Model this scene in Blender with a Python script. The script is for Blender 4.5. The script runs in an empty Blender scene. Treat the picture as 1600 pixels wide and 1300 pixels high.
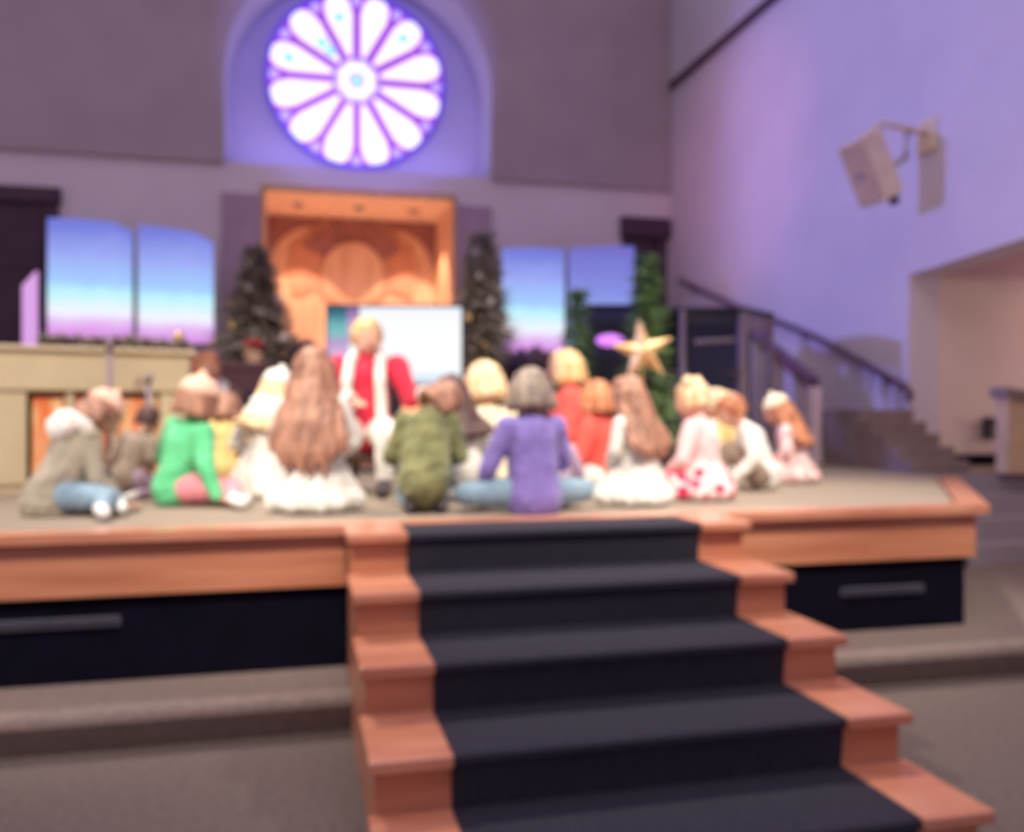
import bpy, bmesh, math, random
from mathutils import Vector, Matrix, Euler
random.seed(7)
PI = math.pi
R = math.radians
sc = bpy.context.scene
C = sc.collection

# ------------------------------------------------------------------ camera
CZ = 1.26                                   # eye height above the hall floor
YAW = R(13.73)
cd = bpy.data.cameras.new('camera')
cam = bpy.data.objects.new('camera', cd); C.objects.link(cam)
cam.location = (0, 0, CZ)
cam.rotation_euler = (PI/2, 0, -YAW)
cd.sensor_width = 36.0
cd.lens = 36.0*1392/1600
cd.shift_y = -10/1600
cd.clip_start = 0.05
DOF = True
cd.dof.use_dof = DOF                        # the photo is focused far too close, everything is soft
cd.dof.focus_distance = 0.6
cd.dof.aperture_fstop = 4.3
sc.camera = cam

# ------------------------------------------------------------------ world and colour
w = bpy.data.worlds.new('world'); sc.world = w; w.use_nodes = True
bg = w.node_tree.nodes['Background']
# dim hall all round, brighter towards the lit ceiling
_tc = w.node_tree.nodes.new('ShaderNodeTexCoord'); _sp = w.node_tree.nodes.new('ShaderNodeSeparateXYZ'); _cr = w.node_tree.nodes.new('ShaderNodeValToRGB')
w.node_tree.links.new(_tc.outputs['Generated'], _sp.inputs[0]); w.node_tree.links.new(_sp.outputs[2], _cr.inputs[0]); w.node_tree.links.new(_cr.outputs[0], bg.inputs[0])
_cr.color_ramp.elements[0].color = (0.27, 0.20, 0.26, 1); _cr.color_ramp.elements[0].position = 0.0
_cr.color_ramp.elements[1].color = (0.58, 0.50, 0.70, 1); _cr.color_ramp.elements[1].position = 0.75
bg.inputs[1].default_value = 1.15
sc.view_settings.view_transform = 'Standard'
sc.view_settings.look = 'None'
sc.view_settings.gamma = 1
sc.view_settings.exposure = 0.0
sc.view_settings.use_curve_mapping = False

def light(name, kind, loc, target, energy, color, **kw):
    d = bpy.data.lights.new(name, kind); d.energy = energy; d.color = color
    for k, v in kw.items(): setattr(d, k, v)
    o = bpy.data.objects.new(name, d); C.objects.link(o)
    o.location = loc
    o.rotation_euler = (Vector(target) - Vector(loc)).to_track_quat('-Z', 'Y').to_euler()
    return o
# warm stage wash from the rig above the congregation
for i, (x, tx, e) in enumerate([(-3.2, -1.2, 1350), (0.0, 0.9, 1050), (3.6, 2.6, 1250)]):
    light('stage_wash', 'SPOT', (x, 0.6, 5.4), (tx, 4.9, 1.0), e, (1.0, 0.93, 0.78), spot_size=R(40), spot_blend=0.7, shadow_soft_size=0.25)
# rear wash picking out hair and shoulders
for x, tx in [(-1.5, 0.2), (3.0, 2.2)]:
    light('top_wash', 'SPOT', (x, 5.6, 5.6), (tx, 4.6, 0.9), 850, (1.0, 0.94, 0.80), spot_size=R(52), spot_blend=0.8, shadow_soft_size=0.2)
# cool purple wash across the right wall (also throws the loudspeaker's shadow)
light('purple_wash', 'SPOT', (-3.2, 6.5, 3.25), (5.07, 6.2, 4.0), 1500, (0.25, 0.28, 1.0), spot_size=R(58), spot_blend=0.6, shadow_soft_size=0.12)
for _x, _t in ((0.6, (-0.45, 8.9, 1.6)), (1.2, (1.85, 8.6, 1.6))):
    light('tree_fill', 'SPOT', (_x, 3.6, 5.6), _t, 800, (1.0, 0.88, 0.72), spot_size=R(17), spot_blend=0.8, shadow_soft_size=0.1)  # added warm spots that lift the two dark trees
light('pink_wash', 'SPOT', (-2.5, 5.5, 5.0), (5.07, 9.7, 4.1), 700, (1.0, 0.34, 0.62), spot_size=R(26), spot_blend=0.9, shadow_soft_size=0.2)
# purple uplights inside the arch recess
light('arch_uplight', 'AREA', (0.83, 11.95, 4.42), (0.83, 12.0, 7.0), 11, (0.36, 0.30, 1.0), shape='RECTANGLE', size=3.0, size_y=0.3)
light('arch_wash', 'SPOT', (0.83, 6.0, 7.2), (0.83, 12.3, 5.6), 700, (0.28, 0.24, 1.0), spot_size=R(36), spot_blend=0.3, shadow_soft_size=0.2)
# overhead hall fill, sources unseen
light('house_fill', 'AREA', (1.0, 1.2, 6.5), (1.2, 2.6, 0.0), 110, (1.0, 0.82, 0.74), shape='RECTANGLE', size=4.0, size_y=2.0)
light('house_fill', 'AREA', (6.3, 4.2, 6.0), (6.0, 4.6, 0.0), 210, (1.0, 0.84, 0.84), shape='RECTANGLE', size=1.5, size_y=1.5)  # added to brighten the grey steps at the right of the stage
light('aisle_fill', 'POINT', (7.7, 5.7, 1.7), (7.7, 5.7, 0), 70, (1.0, 0.66, 0.64), shadow_soft_size=0.25)  # added point light out of frame, brightens the aisle soffit
light('aisle_lamp', 'SPOT', (3.2, 1.2, 2.9), (6.0, 6.4, 1.5), 130, (1.0, 0.72, 0.50), spot_size=R(50), spot_blend=0.6, shadow_soft_size=0.15)

# ------------------------------------------------------------------ measuring helpers
f_ = 1392.0; ca, sa = math.cos(YAW), math.sin(YAW)
def atc(px, py, c):
    l = (px-800)/f_*c
    return Vector((c*sa+l*ca, c*ca-l*sa, CZ-(py-640)/f_*c))
def atY(px, py, Y): return atc(px, py, Y/(ca-(px-800)/f_*sa))
def atX(px, py, X): return atc(px, py, X/(sa+(px-800)/f_*ca))
def atZ(px, py, Z): return atc(px, py, (CZ-Z)*f_/(py-640))

# ------------------------------------------------------------------ object helpers
def tag(o, label=None, cat=None, group=None, kind=None):
    if label: o['label'] = label
    if cat: o['category'] = cat
    if group: o['group'] = group
    if kind: o['kind'] = kind
    return o
def empty(name, loc, rz=0.0, label=None, cat=None, group=None, kind=None):
    o = bpy.data.objects.new(name, None); C.objects.link(o)
    o.empty_display_size = 0.1
    o.location = loc; o.rotation_euler = (0, 0, rz)
    return tag(o, label, cat, group, kind)
class MB:
    def __init__(s): s.bm = bmesh.new()
    def box(s, a, b, bev=0.0, rot=None, mi=0):
        x0, y0, z0 = a; x1, y1, z1 = b
        x0, x1 = min(x0, x1), max(x0, x1); y0, y1 = min(y0, y1), max(y0, y1); z0, z1 = min(z0, z1), max(z0, z1)
        t = bmesh.new()
        bmesh.ops.create_cube(t, size=1)
        bmesh.ops.scale(t, vec=(x1-x0, y1-y0, z1-z0), verts=t.verts)
        if bev > 0:
            bmesh.ops.bevel(t, geom=t.edges[:], offset=bev, segments=2, affect='EDGES', profile=0.5)
        if rot is not None: bmesh.ops.transform(t, matrix=rot.to_4x4(), verts=t.verts)
        bmesh.ops.translate(t, vec=((x0+x1)/2, (y0+y1)/2, (z0+z1)/2), verts=t.verts)
        return s.add(t, mi)
    def add(s, t, mi=0):
        for f in t.faces: f.material_index = mi
        me = bpy.data.meshes.new('tmp'); t.to_mesh(me); t.free()
        s.bm.from_mesh(me); bpy.data.meshes.remove(me); return s
    def tube(s, pts, r, seg=10, mi=0, caps=True):
        pts = [Vector(p) for p in pts]; n = len(pts)
        rr = r if isinstance(r, (list, tuple)) else [r]*n
        t = bmesh.new(); rings = []
        up = Vector((0, 0, 1))
        for i, p in enumerate(pts):
            d = (pts[min(i+1, n-1)]-pts[max(i-1, 0)]).normalized()
            u = up if abs(d.dot(up)) < 0.95 else Vector((1, 0, 0))
            a = d.cross(u).normalized(); b = d.cross(a).normalized()
            rings.append([t.verts.new(p+(a*math.cos(2*PI*k/seg)+b*math.sin(2*PI*k/seg))*rr[i]) for k in range(seg)])
        for i in range(n-1):
            for k in range(seg):
                t.faces.new((rings[i][k], rings[i][(k+1) % seg], rings[i+1][(k+1) % seg], rings[i+1][k]))
        if caps:
            t.faces.new(rings[0]); t.faces.new(list(reversed(rings[-1])))
        bmesh.ops.recalc_face_normals(t, faces=t.faces)
        return s.add(t, mi)
    def ball(s, c, rad, sub=2, rot=None, mi=0):
        t = bmesh.new(); bmesh.ops.create_icosphere(t, subdivisions=sub, radius=1)
        if not isinstance(rad, (list, tuple)): rad = (rad,)*3
        bmesh.ops.scale(t, vec=rad, verts=t.verts)
        if rot is not None: bmesh.ops.transform(t, matrix=rot.to_4x4(), verts=t.verts)
        bmesh.ops.translate(t, vec=c, verts=t.verts)
        return s.add(t, mi)
    def cone(s, a, ra, b, rb, seg=12):
        """closed round cone: two balls and a frustum"""
        a = Vector(a); b = Vector(b)
        s.ball(a, ra, 2); s.ball(b, rb, 2)
        if (a-b).length > 1e-4: s.tube([a, b], [ra, rb], seg)
        return s
    def lathe(s, prof, c=(0, 0, 0), seg=24, mi=0):
        t = bmesh.new(); rings = []
        for r_, z in prof:
            rings.append([t.verts.new((c[0]+r_*math.cos(2*PI*k/seg), c[1]+r_*math.sin(2*PI*k/seg), c[2]+z)) for k in range(seg)])
        for i in range(len(rings)-1):
            for k in range(seg):
                t.faces.new((rings[i][k], rings[i][(k+1) % seg], rings[i+1][(k+1) % seg], rings[i+1][k]))
        t.faces.new(list(reversed(rings[0]))); t.faces.new(rings[-1])
        return s.add(t, mi)
    def prism(s, poly, z0, z1, mi=0, plane='XY', M=None):
        """poly in a plane extruded: XY along z, XZ along y"""
        t = bmesh.new()
        if plane == 'XY': A = [(x, y, z0) for x, y in poly]; B = [(x, y, z1) for x, y in poly]
        elif plane == 'XZ': A = [(x, z0, y) for x, y in poly]; B = [(x, z1, y) for x, y in poly]
        else: A = [(z0, x, y) for x, y in poly]; B = [(z1, x, y) for x, y in poly]
        va = [t.verts.new(p) for p in A]; vb = [t.verts.new(p) for p in B]; n = len(va)
        t.faces.new(va); t.faces.new(list(reversed(vb)))
        for i in range(n): t.faces.new((va[i], vb[i], vb[(i+1) % n], va[(i+1) % n]))
        bmesh.ops.recalc_face_normals(t, faces=t.faces)
        if M is not None: bmesh.ops.transform(t, matrix=M, verts=t.verts)
        return s.add(t, mi)
    def mesh(s, name, mats, smooth=False):
        me = bpy.data.meshes.new(name); s.bm.to_mesh(me); s.bm.free()
        for m in (mats if isinstance(mats, (list, tuple)) else [mats]): me.materials.append(m)
        if smooth:
            for p in me.polygons: p.use_smooth = True
        return me
    def build(s, name, mats, parent=None, smooth=False, **kw):
        o = bpy.data.objects.new(name, s.mesh(name, mats, smooth)); C.objects.link(o)
        if parent: o.parent = parent
        return tag(o, **kw)
    def sculpt(s, name, mat, parent=None, voxel=0.009, smooth=5, disp=0.0, dsize=0.08, floor=None, **kw):
        """union of the pieces into one continuous smooth surface"""
        me = s.mesh(name, mat)
        o = bpy.data.objects.new(name, me); C.objects.link(o)
        m = o.modifiers.new('r', 'REMESH'); m.mode = 'VOXEL'; m.voxel_size = voxel; m.use_smooth_shade = True
        if smooth:
            m = o.modifiers.new('s', 'SMOOTH'); m.factor = 0.5; m.iterations = smooth
        if disp:
            t = bpy.data.textures.new('folds', 'CLOUDS'); t.noise_scale = dsize; t.noise_depth = 1
            m = o.modifiers.new('d', 'DISPLACE'); m.texture = t; m.strength = disp; m.mid_level = 0.5
        dg = bpy.context.evaluated_depsgraph_get()
        new = bpy.data.meshes.new_from_object(o.evaluated_get(dg), depsgraph=dg)
        o.modifiers.clear(); o.data = new; new.name = name
        if not new.materials: new.materials.append(mat)
        for p in new.polygons: p.use_smooth = True
        if floor is not None:
            for v in new.vertices:
                if v.co.z < floor: v.co.z = floor
        if parent: o.parent = parent
        return tag(o, **kw)
def copy_tree(o, parent=None):
    c = o.copy(); C.objects.link(c)
    if parent: c.parent = parent
    for ch in list(o.children): copy_tree(ch, c)
    return c

# ------------------------------------------------------------------ materials
def srgb(r, g, b):
    return tuple((v/255/12.92 if v/255 <= 0.04045 else ((v/255+0.055)/1.055)**2.4) for v in (r, g, b)) + (1,)
def mat(name, col, rough=0.7, col2=None, scale=8.0, bump=0.0, bscale=60, metal=0.0, spec=0.4, sheen=0.0, stretch=None, lo=0.35, hi=0.65):
    m = bpy.data.materials.new(name); m.use_nodes = True; nt = m.node_tree; b = nt.nodes['Principled BSDF']
    b.inputs['Base Color'].default_value = col; b.inputs['Roughness'].default_value = rough
    b.inputs['Metallic'].default_value = metal; b.inputs['Specular IOR Level'].default_value = spec
    if sheen: b.inputs['Sheen Weight'].default_value = sheen
    tc = nt.nodes.new('ShaderNodeTexCoord'); mp = nt.nodes.new('ShaderNodeMapping')
    nt.links.new(tc.outputs['Object'], mp.inputs[0])
    if stretch: mp.inputs['Scale'].default_value = stretch
    if col2 is None: col2 = tuple(c*0.86 for c in col[:3])+(1,)
    n = nt.nodes.new('ShaderNodeTexNoise'); n.inputs['Scale'].default_value = scale; n.inputs['Detail'].default_value = 5
    cr = nt.nodes.new('ShaderNodeValToRGB'); cr.color_ramp.elements[0].position = lo; cr.color_ramp.elements[1].position = hi
    cr.color_ramp.elements[0].color = col2; cr.color_ramp.elements[1].color = col
    nt.links.new(mp.outputs[0], n.inputs[0]); nt.links.new(n.outputs[0], cr.inputs[0]); nt.links.new(cr.outputs[0], b.inputs['Base Color'])
    if bump:
        n2 = nt.nodes.new('ShaderNodeTexNoise'); n2.inputs['Scale'].default_value = bscale; n2.inputs['Detail'].default_value = 3
        bp = nt.nodes.new('ShaderNodeBump'); bp.inputs['Strength'].default_value = bump; bp.inputs['Distance'].default_value = 0.01
        nt.links.new(mp.outputs[0], n2.inputs[0]); nt.links.new(n2.outputs[0], bp.inputs['Height']); nt.links.new(bp.outputs[0], b.inputs['Normal'])
    return m
def floral(name, base, dots, scale=14, thr=0.32):
    m = mat(name, base); nt = m.node_tree; b = nt.nodes['Principled BSDF']
    v = nt.nodes.new('ShaderNodeTexVoronoi'); v.inputs['Scale'].default_value = scale
    tc = nt.nodes.new('ShaderNodeTexCoord'); nt.links.new(tc.outputs['Object'], v.inputs[0])
    cr = nt.nodes.new('ShaderNodeValToRGB'); cr.color_ramp.elements[0].position = thr; cr.color_ramp.elements[1].position = thr+0.1
    cr.color_ramp.elements[0].color = dots; cr.color_ramp.elements[1].color = base
    nt.links.new(v.outputs['Distance'], cr.inputs[0]); nt.links.new(cr.outputs[0], b.inputs['Base Color'])
    return m
def emit(name, col, strength, mix=None):
    m = bpy.data.materials.new(name); m.use_nodes = True; nt = m.node_tree; b = nt.nodes['Principled BSDF']
    b.inputs['Base Color'].default_value = tuple(c*0.3 for c in col[:3])+(1,)
    b.inputs['Emission Color'].default_value = col; b.inputs['Emission Strength'].default_value = strength
    b.inputs['Roughness'].default_value = 0.3
    return m
def screen_mat(name, stops, strength=1.0, wave=0.05):
    """a picture on a display: horizontal bands of sky, from bottom (0) to top (1)"""
    m = emit(name, (1, 1, 1, 1), strength); nt = m.node_tree; b = nt.nodes['Principled BSDF']
    tc = nt.nodes.new('ShaderNodeTexCoord'); sp = nt.nodes.new('ShaderNodeSeparateXYZ'); nt.links.new(tc.outputs['Generated'], sp.inputs[0])
    mp = nt.nodes.new('ShaderNodeMapping'); mp.inputs['Scale'].default_value = (2, 2, 9); nt.links.new(tc.outputs['Generated'], mp.inputs[0])
    n = nt.nodes.new('ShaderNodeTexNoise'); n.inputs['Scale'].default_value = 1.3; nt.links.new(mp.outputs[0], n.inputs[0])
    ma = nt.nodes.new('ShaderNodeMath'); ma.operation = 'MULTIPLY_ADD'; ma.inputs[1].default_value = wave*2; nt.links.new(n.outputs[0], ma.inputs[0]); nt.links.new(sp.outputs[2], ma.inputs[2])
    cr = nt.nodes.new('ShaderNodeValToRGB'); e = cr.color_ramp.elements
    while len(e) < len(stops): e.new(0.5)
    for i, (p, col) in enumerate(stops): e[i].position = p; e[i].color = col
    nt.links.new(ma.outputs[0], cr.inputs[0]); nt.links.new(cr.outputs[0], b.inputs['Emission Color'])
    b.inputs['Base Color'].default_value = (0.02, 0.02, 0.02, 1)
    return m

M = dict(
    wall_low=mat('wall_paint_light', srgb(222, 208, 216), 0.9, srgb(216, 201, 210), 1.5),
    wall_up=mat('wall_paint_taupe', srgb(176, 158, 164), 0.9, srgb(168, 151, 158), 1.5),
    wall_right=mat('wall_paint_pale', srgb(196, 188, 202), 0.9, srgb(190, 182, 197), 1.5),
    wall_aisle=mat('wall_paint_warm', srgb(206, 194, 186), 0.9, srgb(198, 187, 180), 1.5),
    soffit=mat('soffit_paint', srgb(190, 162, 172), 0.9),
    dark_trim=mat('dark_trim', srgb(78, 50, 70), 0.6, srgb(66, 42, 60), 6),
    dark_door=mat('dark_door', srgb(70, 44, 62), 0.5, srgb(60, 36, 52), 5),
    pilaster=mat('pilaster', srgb(180, 152, 172), 0.8, srgb(170, 142, 162), 3),
    wood=mat('cherry_wood', srgb(206, 138, 104), 0.35, srgb(178, 110, 80), 2.2, 0.03, 40, stretch=(0.6, 3, 6), spec=0.5, lo=0.3, hi=0.7),
    wood_edge=mat('cherry_wood_edge', srgb(206, 142, 112), 0.25, srgb(188, 120, 92), 3, spec=0.6, stretch=(1, 4, 4)),
    alcove_wood=mat('oak_panel', srgb(218, 168, 132), 0.5, srgb(200, 148, 114), 3.0, stretch=(3, 3, 0.4)),
    carpet_dark=mat('charcoal_carpet', srgb(58, 56, 66), 0.95, srgb(46, 44, 54), 90, 0.4, 180, spec=0.1),
    carpet_stage=mat('tan_carpet', srgb(156, 141, 126), 0.95, srgb(140, 126, 112), 70, 0.3, 160, spec=0.1),
    carpet_plinth=mat('plinth_carpet', srgb(140, 124, 116), 0.95, srgb(124, 109, 103), 40, 0.4, 160, spec=0.1),
    carpet_floor=mat('taupe_carpet', srgb(112, 99, 94), 0.95, srgb(98, 86, 83), 40, 0.4, 160, spec=0.1),
    black_panel=mat('black_panel', srgb(15, 14, 30), 0.9, srgb(11, 10, 22), 6, spec=0.08),
    grey_carpet=mat('grey_carpet', srgb(160, 150, 156), 0.95, srgb(140, 130, 136), 60, 0.3, 150, spec=0.1),
    slot=mat('grey_metal_slot', srgb(84, 82, 92), 0.5, metal=0.3),
    black=mat('black_plastic', srgb(30, 26, 38), 0.4),
    navy=mat('navy_plastic', srgb(38, 40, 66), 0.5),
    grey_metal=mat('grey_metal', srgb(146, 128, 138), 0.4, metal=0.4),
    beige_box=mat('beige_enclosure', srgb(220, 200, 178), 0.6),
    beige_paint=mat('beige_paint', srgb(212, 196, 158), 0.55, srgb(203, 186, 150), 3),
    maroon=mat('maroon_edge', srgb(110, 54, 56), 0.6),
    orange_panel=mat('orange_panel', srgb(252, 208, 150), 0.5, srgb(244, 130, 74), 4.5, stretch=(2.5, 1, 0.9), lo=0.4, hi=0.62),
    rail=mat('dark_rail', srgb(92, 66, 96), 0.4),
    stair_side=mat('brown_stair', srgb(134, 116, 114), 0.85, srgb(120, 104, 102), 6),
    tan_wall=mat('tan_halfwall', srgb(196, 170, 138), 0.8),
    grey_wall=mat('grey_halfwall', srgb(196, 188, 206), 0.85),
    post_white=mat('pale_post', srgb(222, 204, 212), 0.7),
)
def glass(name, col, alpha_mix=0.75):
    m = bpy.data.materials.new(name); m.use_nodes = True; nt = m.node_tree
    b = nt.nodes['Principled BSDF']; b.inputs['Base Color'].default_value = col; b.inputs['Roughness'].default_value = 0.05
    b.inputs['Transmission Weight'].default_value = 0; b.inputs['Alpha'].default_value = 1-alpha_mix
    return m
M['glass'] = glass('acrylic_shield', (0.15, 0.14, 0.22, 1), 0.93)
# ================================================================== THE SETTING
ST = CZ-0.486                    # stage floor height
YF = 3.79                        # stage front
YB = 11.5                        # back wall
XR = 5.07                        # right wall
S = dict(kind='structure')
MB().box((-7, -3, -0.1), (9, 7, 0)).build('floor', M['carpet_floor'], **S)
LOW = CZ-1.09
# low carpeted plinth with a rounded nosing that the stage stands on
mb = MB()
prof = [(3.56, 0.0)]
for k in range(9):
    a = PI+k*PI/2/8
    prof.append((3.50+0.055+0.055*math.cos(a), LOW-0.055-0.055*math.sin(a)))
prof += [(5.9, LOW), (5.9, 0.0)]
mb.prism(prof, -6.5, 9, plane='YZ')
mb.build('plinth', M['carpet_plinth'], **S)
# stage body: black recessed panels, wood fascia, top
stage_poly = [(-5, YF), (3.37, YF), (4.63, 5.5), (4.63, 5.8), (9.0, 5.8), (9.0, 6.9), (XR+0.2, 6.9), (XR+0.2, YB+0.2), (-5, YB+0.2)]
def inset(d): return [(-5, YF+d), (3.37-d*1.1, YF+d), (4.63-d*1.4, 5.5+d*0.4), (4.63-d, 5.8+d), (8.99, 5.8+d), (8.99, 6.9), (XR+0.19, 6.9), (XR+0.19, YB+0.19), (-5, YB+0.19)]
MB().prism(inset(0.06), LOW, CZ-0.735).build('stage_skirt', M['black_panel'], **S)
MB().prism(inset(0.025), CZ-0.74, ST-0.035).build('stage_fascia', M['wood'], **S)
MB().prism(inset(0.09), ST-0.036, ST).build('stage_floor', M['carpet_stage'], **S)
# wooden edge strip along the front and the slanted right end
mb = MB()
mb.prism([(-5, YF-0.02), (3.39, YF-0.02), (3.31, YF+0.12), (-5, YF+0.12)], ST-0.035, ST+0.004)
mb.prism([(3.39, YF-0.02), (4.66, 5.5), (4.50, 5.5), (3.31, YF+0.12)], ST-0.035, ST+0.004)
mb.build('stage_edging', M['wood_edge'], **S)
# ventilation slots in the black skirt
def slot(px0, px1, py, label):
    a = atY(px0, py, YF+0.06); b = atY(px1, py, YF+0.06)
    z = (atY((px0+px1)/2, py, YF+0.06)).z
    o = empty('vent_grille', ((a.x+b.x)/2, YF+0.06, z), 0, label, 'vent')
    hw = (b.x-a.x)/2
    MB().box((-hw, -0.012, -0.022), (hw, 0.0, 0.022), 0.004).build('frame', M['slot'], o)
    m = MB()
    for k in range(3): m.box((-hw+0.02, -0.018, -0.015+k*0.012), (hw-0.02, -0.012, -0.010+k*0.012))
    m.build('slats', M['slot'], o)
slot(-330, 190, 983, 'long grey vent slot in the black stage skirt left of the stairs')
slot(1312, 1442, 922, 'short grey vent slot in the black stage skirt right of the stairs')

# ---- stairs up to the stage
TR, RI, Y0 = 0.345, 0.162, 3.52
XL0, XL1, XR1, XR0 = 0.218, 0.435, 1.69, 1.90
stair = empty('staircase', (1.06, Y0-1.2, 0), 0, 'wooden staircase with charcoal carpet runner leading up to the stage', 'stairs')
def rel(v): return Vector(v)-stair.location
sp_ = stair.location
run = MB()
prof = [(YF, 0.0), (YF, ST)]
for i in range(5):
    y = Y0-i*TR; z = ST-i*RI
    nx = 0.0 if i == 4 and z-RI < 0 else z-RI
    prof += [(y+0.0, z), (y-0.012, z-0.008), (y-0.012, z-0.028), (y+0.006, z-0.036), (y+0.02, max(z-RI, 0))]
prof += [(prof[-1][0], 0.0)]
prof = [(y-sp_.y, z) for y, z in prof]
run.prism(prof, XL1-sp_.x, XR1-sp_.x, plane='YZ')
run.build('carpet_runner', M['carpet_dark'], stair)
for xa, xb in ((XL0, XL1), (XR1, XR0)):
    for i in range(5):
        y = Y0-i*TR; z = ST-i*RI
        yb = YF-0.02 if i == 0 else Y0-(i-1)*TR+0.022
        e0 = 0.02 if xa == XL0 else 0.0; e1 = 0.02 if xb == XR0 else 0.0
        MB().box((xa-e0-sp_.x, y-0.028-sp_.y, z-0.034), (xb+e1-sp_.x, yb-sp_.y, z+0.005), 0.008).build('tread_cap', M['wood_edge'], stair)
    for i in range(5):
        y = Y0-i*TR; z = ST-i*RI
        yb = YF-0.02 if i == 0 else Y0-(i-1)*TR+0.022
        MB().box((xa-sp_.x, y+0.02-sp_.y, 0), (xb-sp_.x, yb-sp_.y, z-0.034)).build('riser', M['wood'], stair)

# ---- back wall: lower part with the timber alcove, upper taupe part with the arch
ALX0, ALX1 = atY(412, 305, YB).x, atY(708, 305, YB).x
ALZ = atY(560, 305, YB).z
LEDGE = atY(560, 266, YB).z                # where the taupe wall begins
mb = MB()
mb.box((-7, YB, ST), (ALX0, YB+0.2, LEDGE)); mb.box((ALX1, YB, ST), (XR, YB+0.2, LEDGE)); mb.box((ALX0, YB, ALZ), (ALX1, YB+0.2, LEDGE))
mb.build('wall_back_lower', M['wall_low'], **S)
AXC, AZC = 0.5*(atY(350, 120, YB-0.06).x+atY(768, 120, YB-0.06).x), atY(558, 130, YB-0.06).z
AR = 0.5*(atY(768, 120, YB-0.06).x-atY(350, 120, YB-0.06).x)
t = bmesh.new(); ring = []
pts = [(AXC-AR, LEDGE)] + [(AXC-AR*math.cos(PI*k/40), AZC+AR*math.sin(PI*k/40)) for k in range(41)] + [(AXC+AR, LEDGE)]
outer = []
for x, z in pts:
    if z <= AZC+1e-6 : outer.append((-7 if x < AXC else XR, z))
    else:
        dx, dz = x-AXC, z-AZC
        s1 = (8.5-AZC)/dz if dz > 1e-6 else 1e9
        s2 = ((XR-AXC)/dx) if dx > 1e-6 else (((-7-AXC)/dx) if dx < -1e-6 else 1e9)
        q = min(s1, s2); outer.append((AXC+dx*q, AZC+dz*q))
YU, YU2 = YB-0.06, YB+0.86
for (yy) in (YU,):
    vi = [t.verts.new((x, yy, z)) for x, z in pts]; vo = [t.verts.new((x, yy, z)) for x, z in outer]
    vb = [t.verts.new((x, YU2, z)) for x, z in pts]
    for i in range(len(pts)-1):
        t.faces.new((vi[i], vi[i+1], vo[i+1], vo[i]))
    # corner fillers
    for i in range(len(pts)-1):
        a, b = outer[i], outer[i+1]
        if abs(a[0]-b[0]) > 1e-4 and abs(a[1]-b[1]) > 1e-4:
            cx = -7 if a[0] < AXC else XR
            v = t.verts.new((cx, yy, 8.5)); t.faces.new((vo[i], vo[i+1], v))
m1 = MB(); m1.add(t)
m1.box((-7, YU, LEDGE-0.02), (AXC-AR, YU+0.08, LEDGE)); m1.box((AXC+AR, YU, LEDGE-0.02), (XR, YU+0.08, LEDGE))
m1.build('wall_back_upper', M['wall_up'], **S)
t = bmesh.new()
vi = [t.verts.new((x, YU, z)) for x, z in pts]; vb = [t.verts.new((x, YU2, z)) for x, z in pts]
for i in range(len(pts)-1): t.faces.new((vi[i], vb[i], vb[i+1], vi[i+1]))
m2 = MB().add(t); m2.box((AXC-AR, YB+0.15, LEDGE-0.1), (AXC+AR, YU2+0.1, LEDGE))
m2.box((AXC-AR-0.3, YU2, LEDGE-0.1), (AXC+AR+0.3, YU2+0.15, 8.5))
m2.build('wall_arch_recess', M['wall_right'], **S)
# pilasters beside the alcove
for a, b, py in ((346, 412, 300), (708, 768, 320)):
    pa = atY(a, py, YB-0.04); pb = atY(b, py, YB-0.04)
    MB().box((pa.x, YB-0.05, ST), (pb.x, YB+0.0, pa.z)).build('trim_1', M['pilaster'], **S)
# alcove box
D = 1.45
mb = MB()
mb.box((ALX0-0.1, YB+0.2, ALZ), (ALX1+0.1, YB+D, ALZ+0.08))
mb.box((ALX0-0.1, YB+0.2, ST), (ALX0, YB+D, ALZ)); mb.box((ALX1, YB+0.2, ST), (ALX1+0.1, YB+D, ALZ))
mb.box((ALX0-0.1, YB+D, ST), (ALX1+0.1, YB+D+0.08, ALZ+0.08))
mb.build('wall_alcove', M['alcove_wood'], **S)
mb = MB()
mb.box((ALX0-0.03, YB-0.07, ALZ-0.02), (ALX1+0.03, YB+0.2, ALZ+0.06)); mb.box((ALX0-0.03, YB-0.07, ST), (ALX0+0.02, YB+0.2, ALZ)); mb.box((ALX1-0.02, YB-0.07, ST), (ALX1+0.03, YB+0.2, ALZ))
mb.build('trim_2', M['alcove_wood'], **S)
M['lamp'] = emit('lamp_glow', (1, 0.93, 0.82, 1), 6)
cx = (ALX0+ALX1)/2
for k, (dx, lab) in enumerate(((-0.78, 'left'), (0.02, 'middle'), (0.78, 'right'))):
    o = empty('downlight', (cx+dx, YB+0.72, ALZ), 0, '%s of the three round downlights in the alcove ceiling' % {'left': 'leftmost', 'middle': 'middle one', 'right': 'rightmost'}[lab], 'downlight', 'alcove downlights')
    MB().lathe([(0.085, -0.012), (0.085, 0.0), (0.055, 0.0), (0.055, -0.012)]).build('trim_ring', M['grey_metal'], o)
    MB().lathe([(0.05, -0.010), (0.05, -0.002)]).build('bulb', M['lamp'], o)
    light('alcove_spot', 'SPOT', (cx+dx, YB+0.72, ALZ-0.03), (cx+dx*1.0, YB+1.02, ST), 170 if k != 1 else 130, (1.0, 0.80, 0.60), spot_size=R(78 if k != 1 else 50), spot_blend=0.25, shadow_soft_size=0.03)
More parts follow.
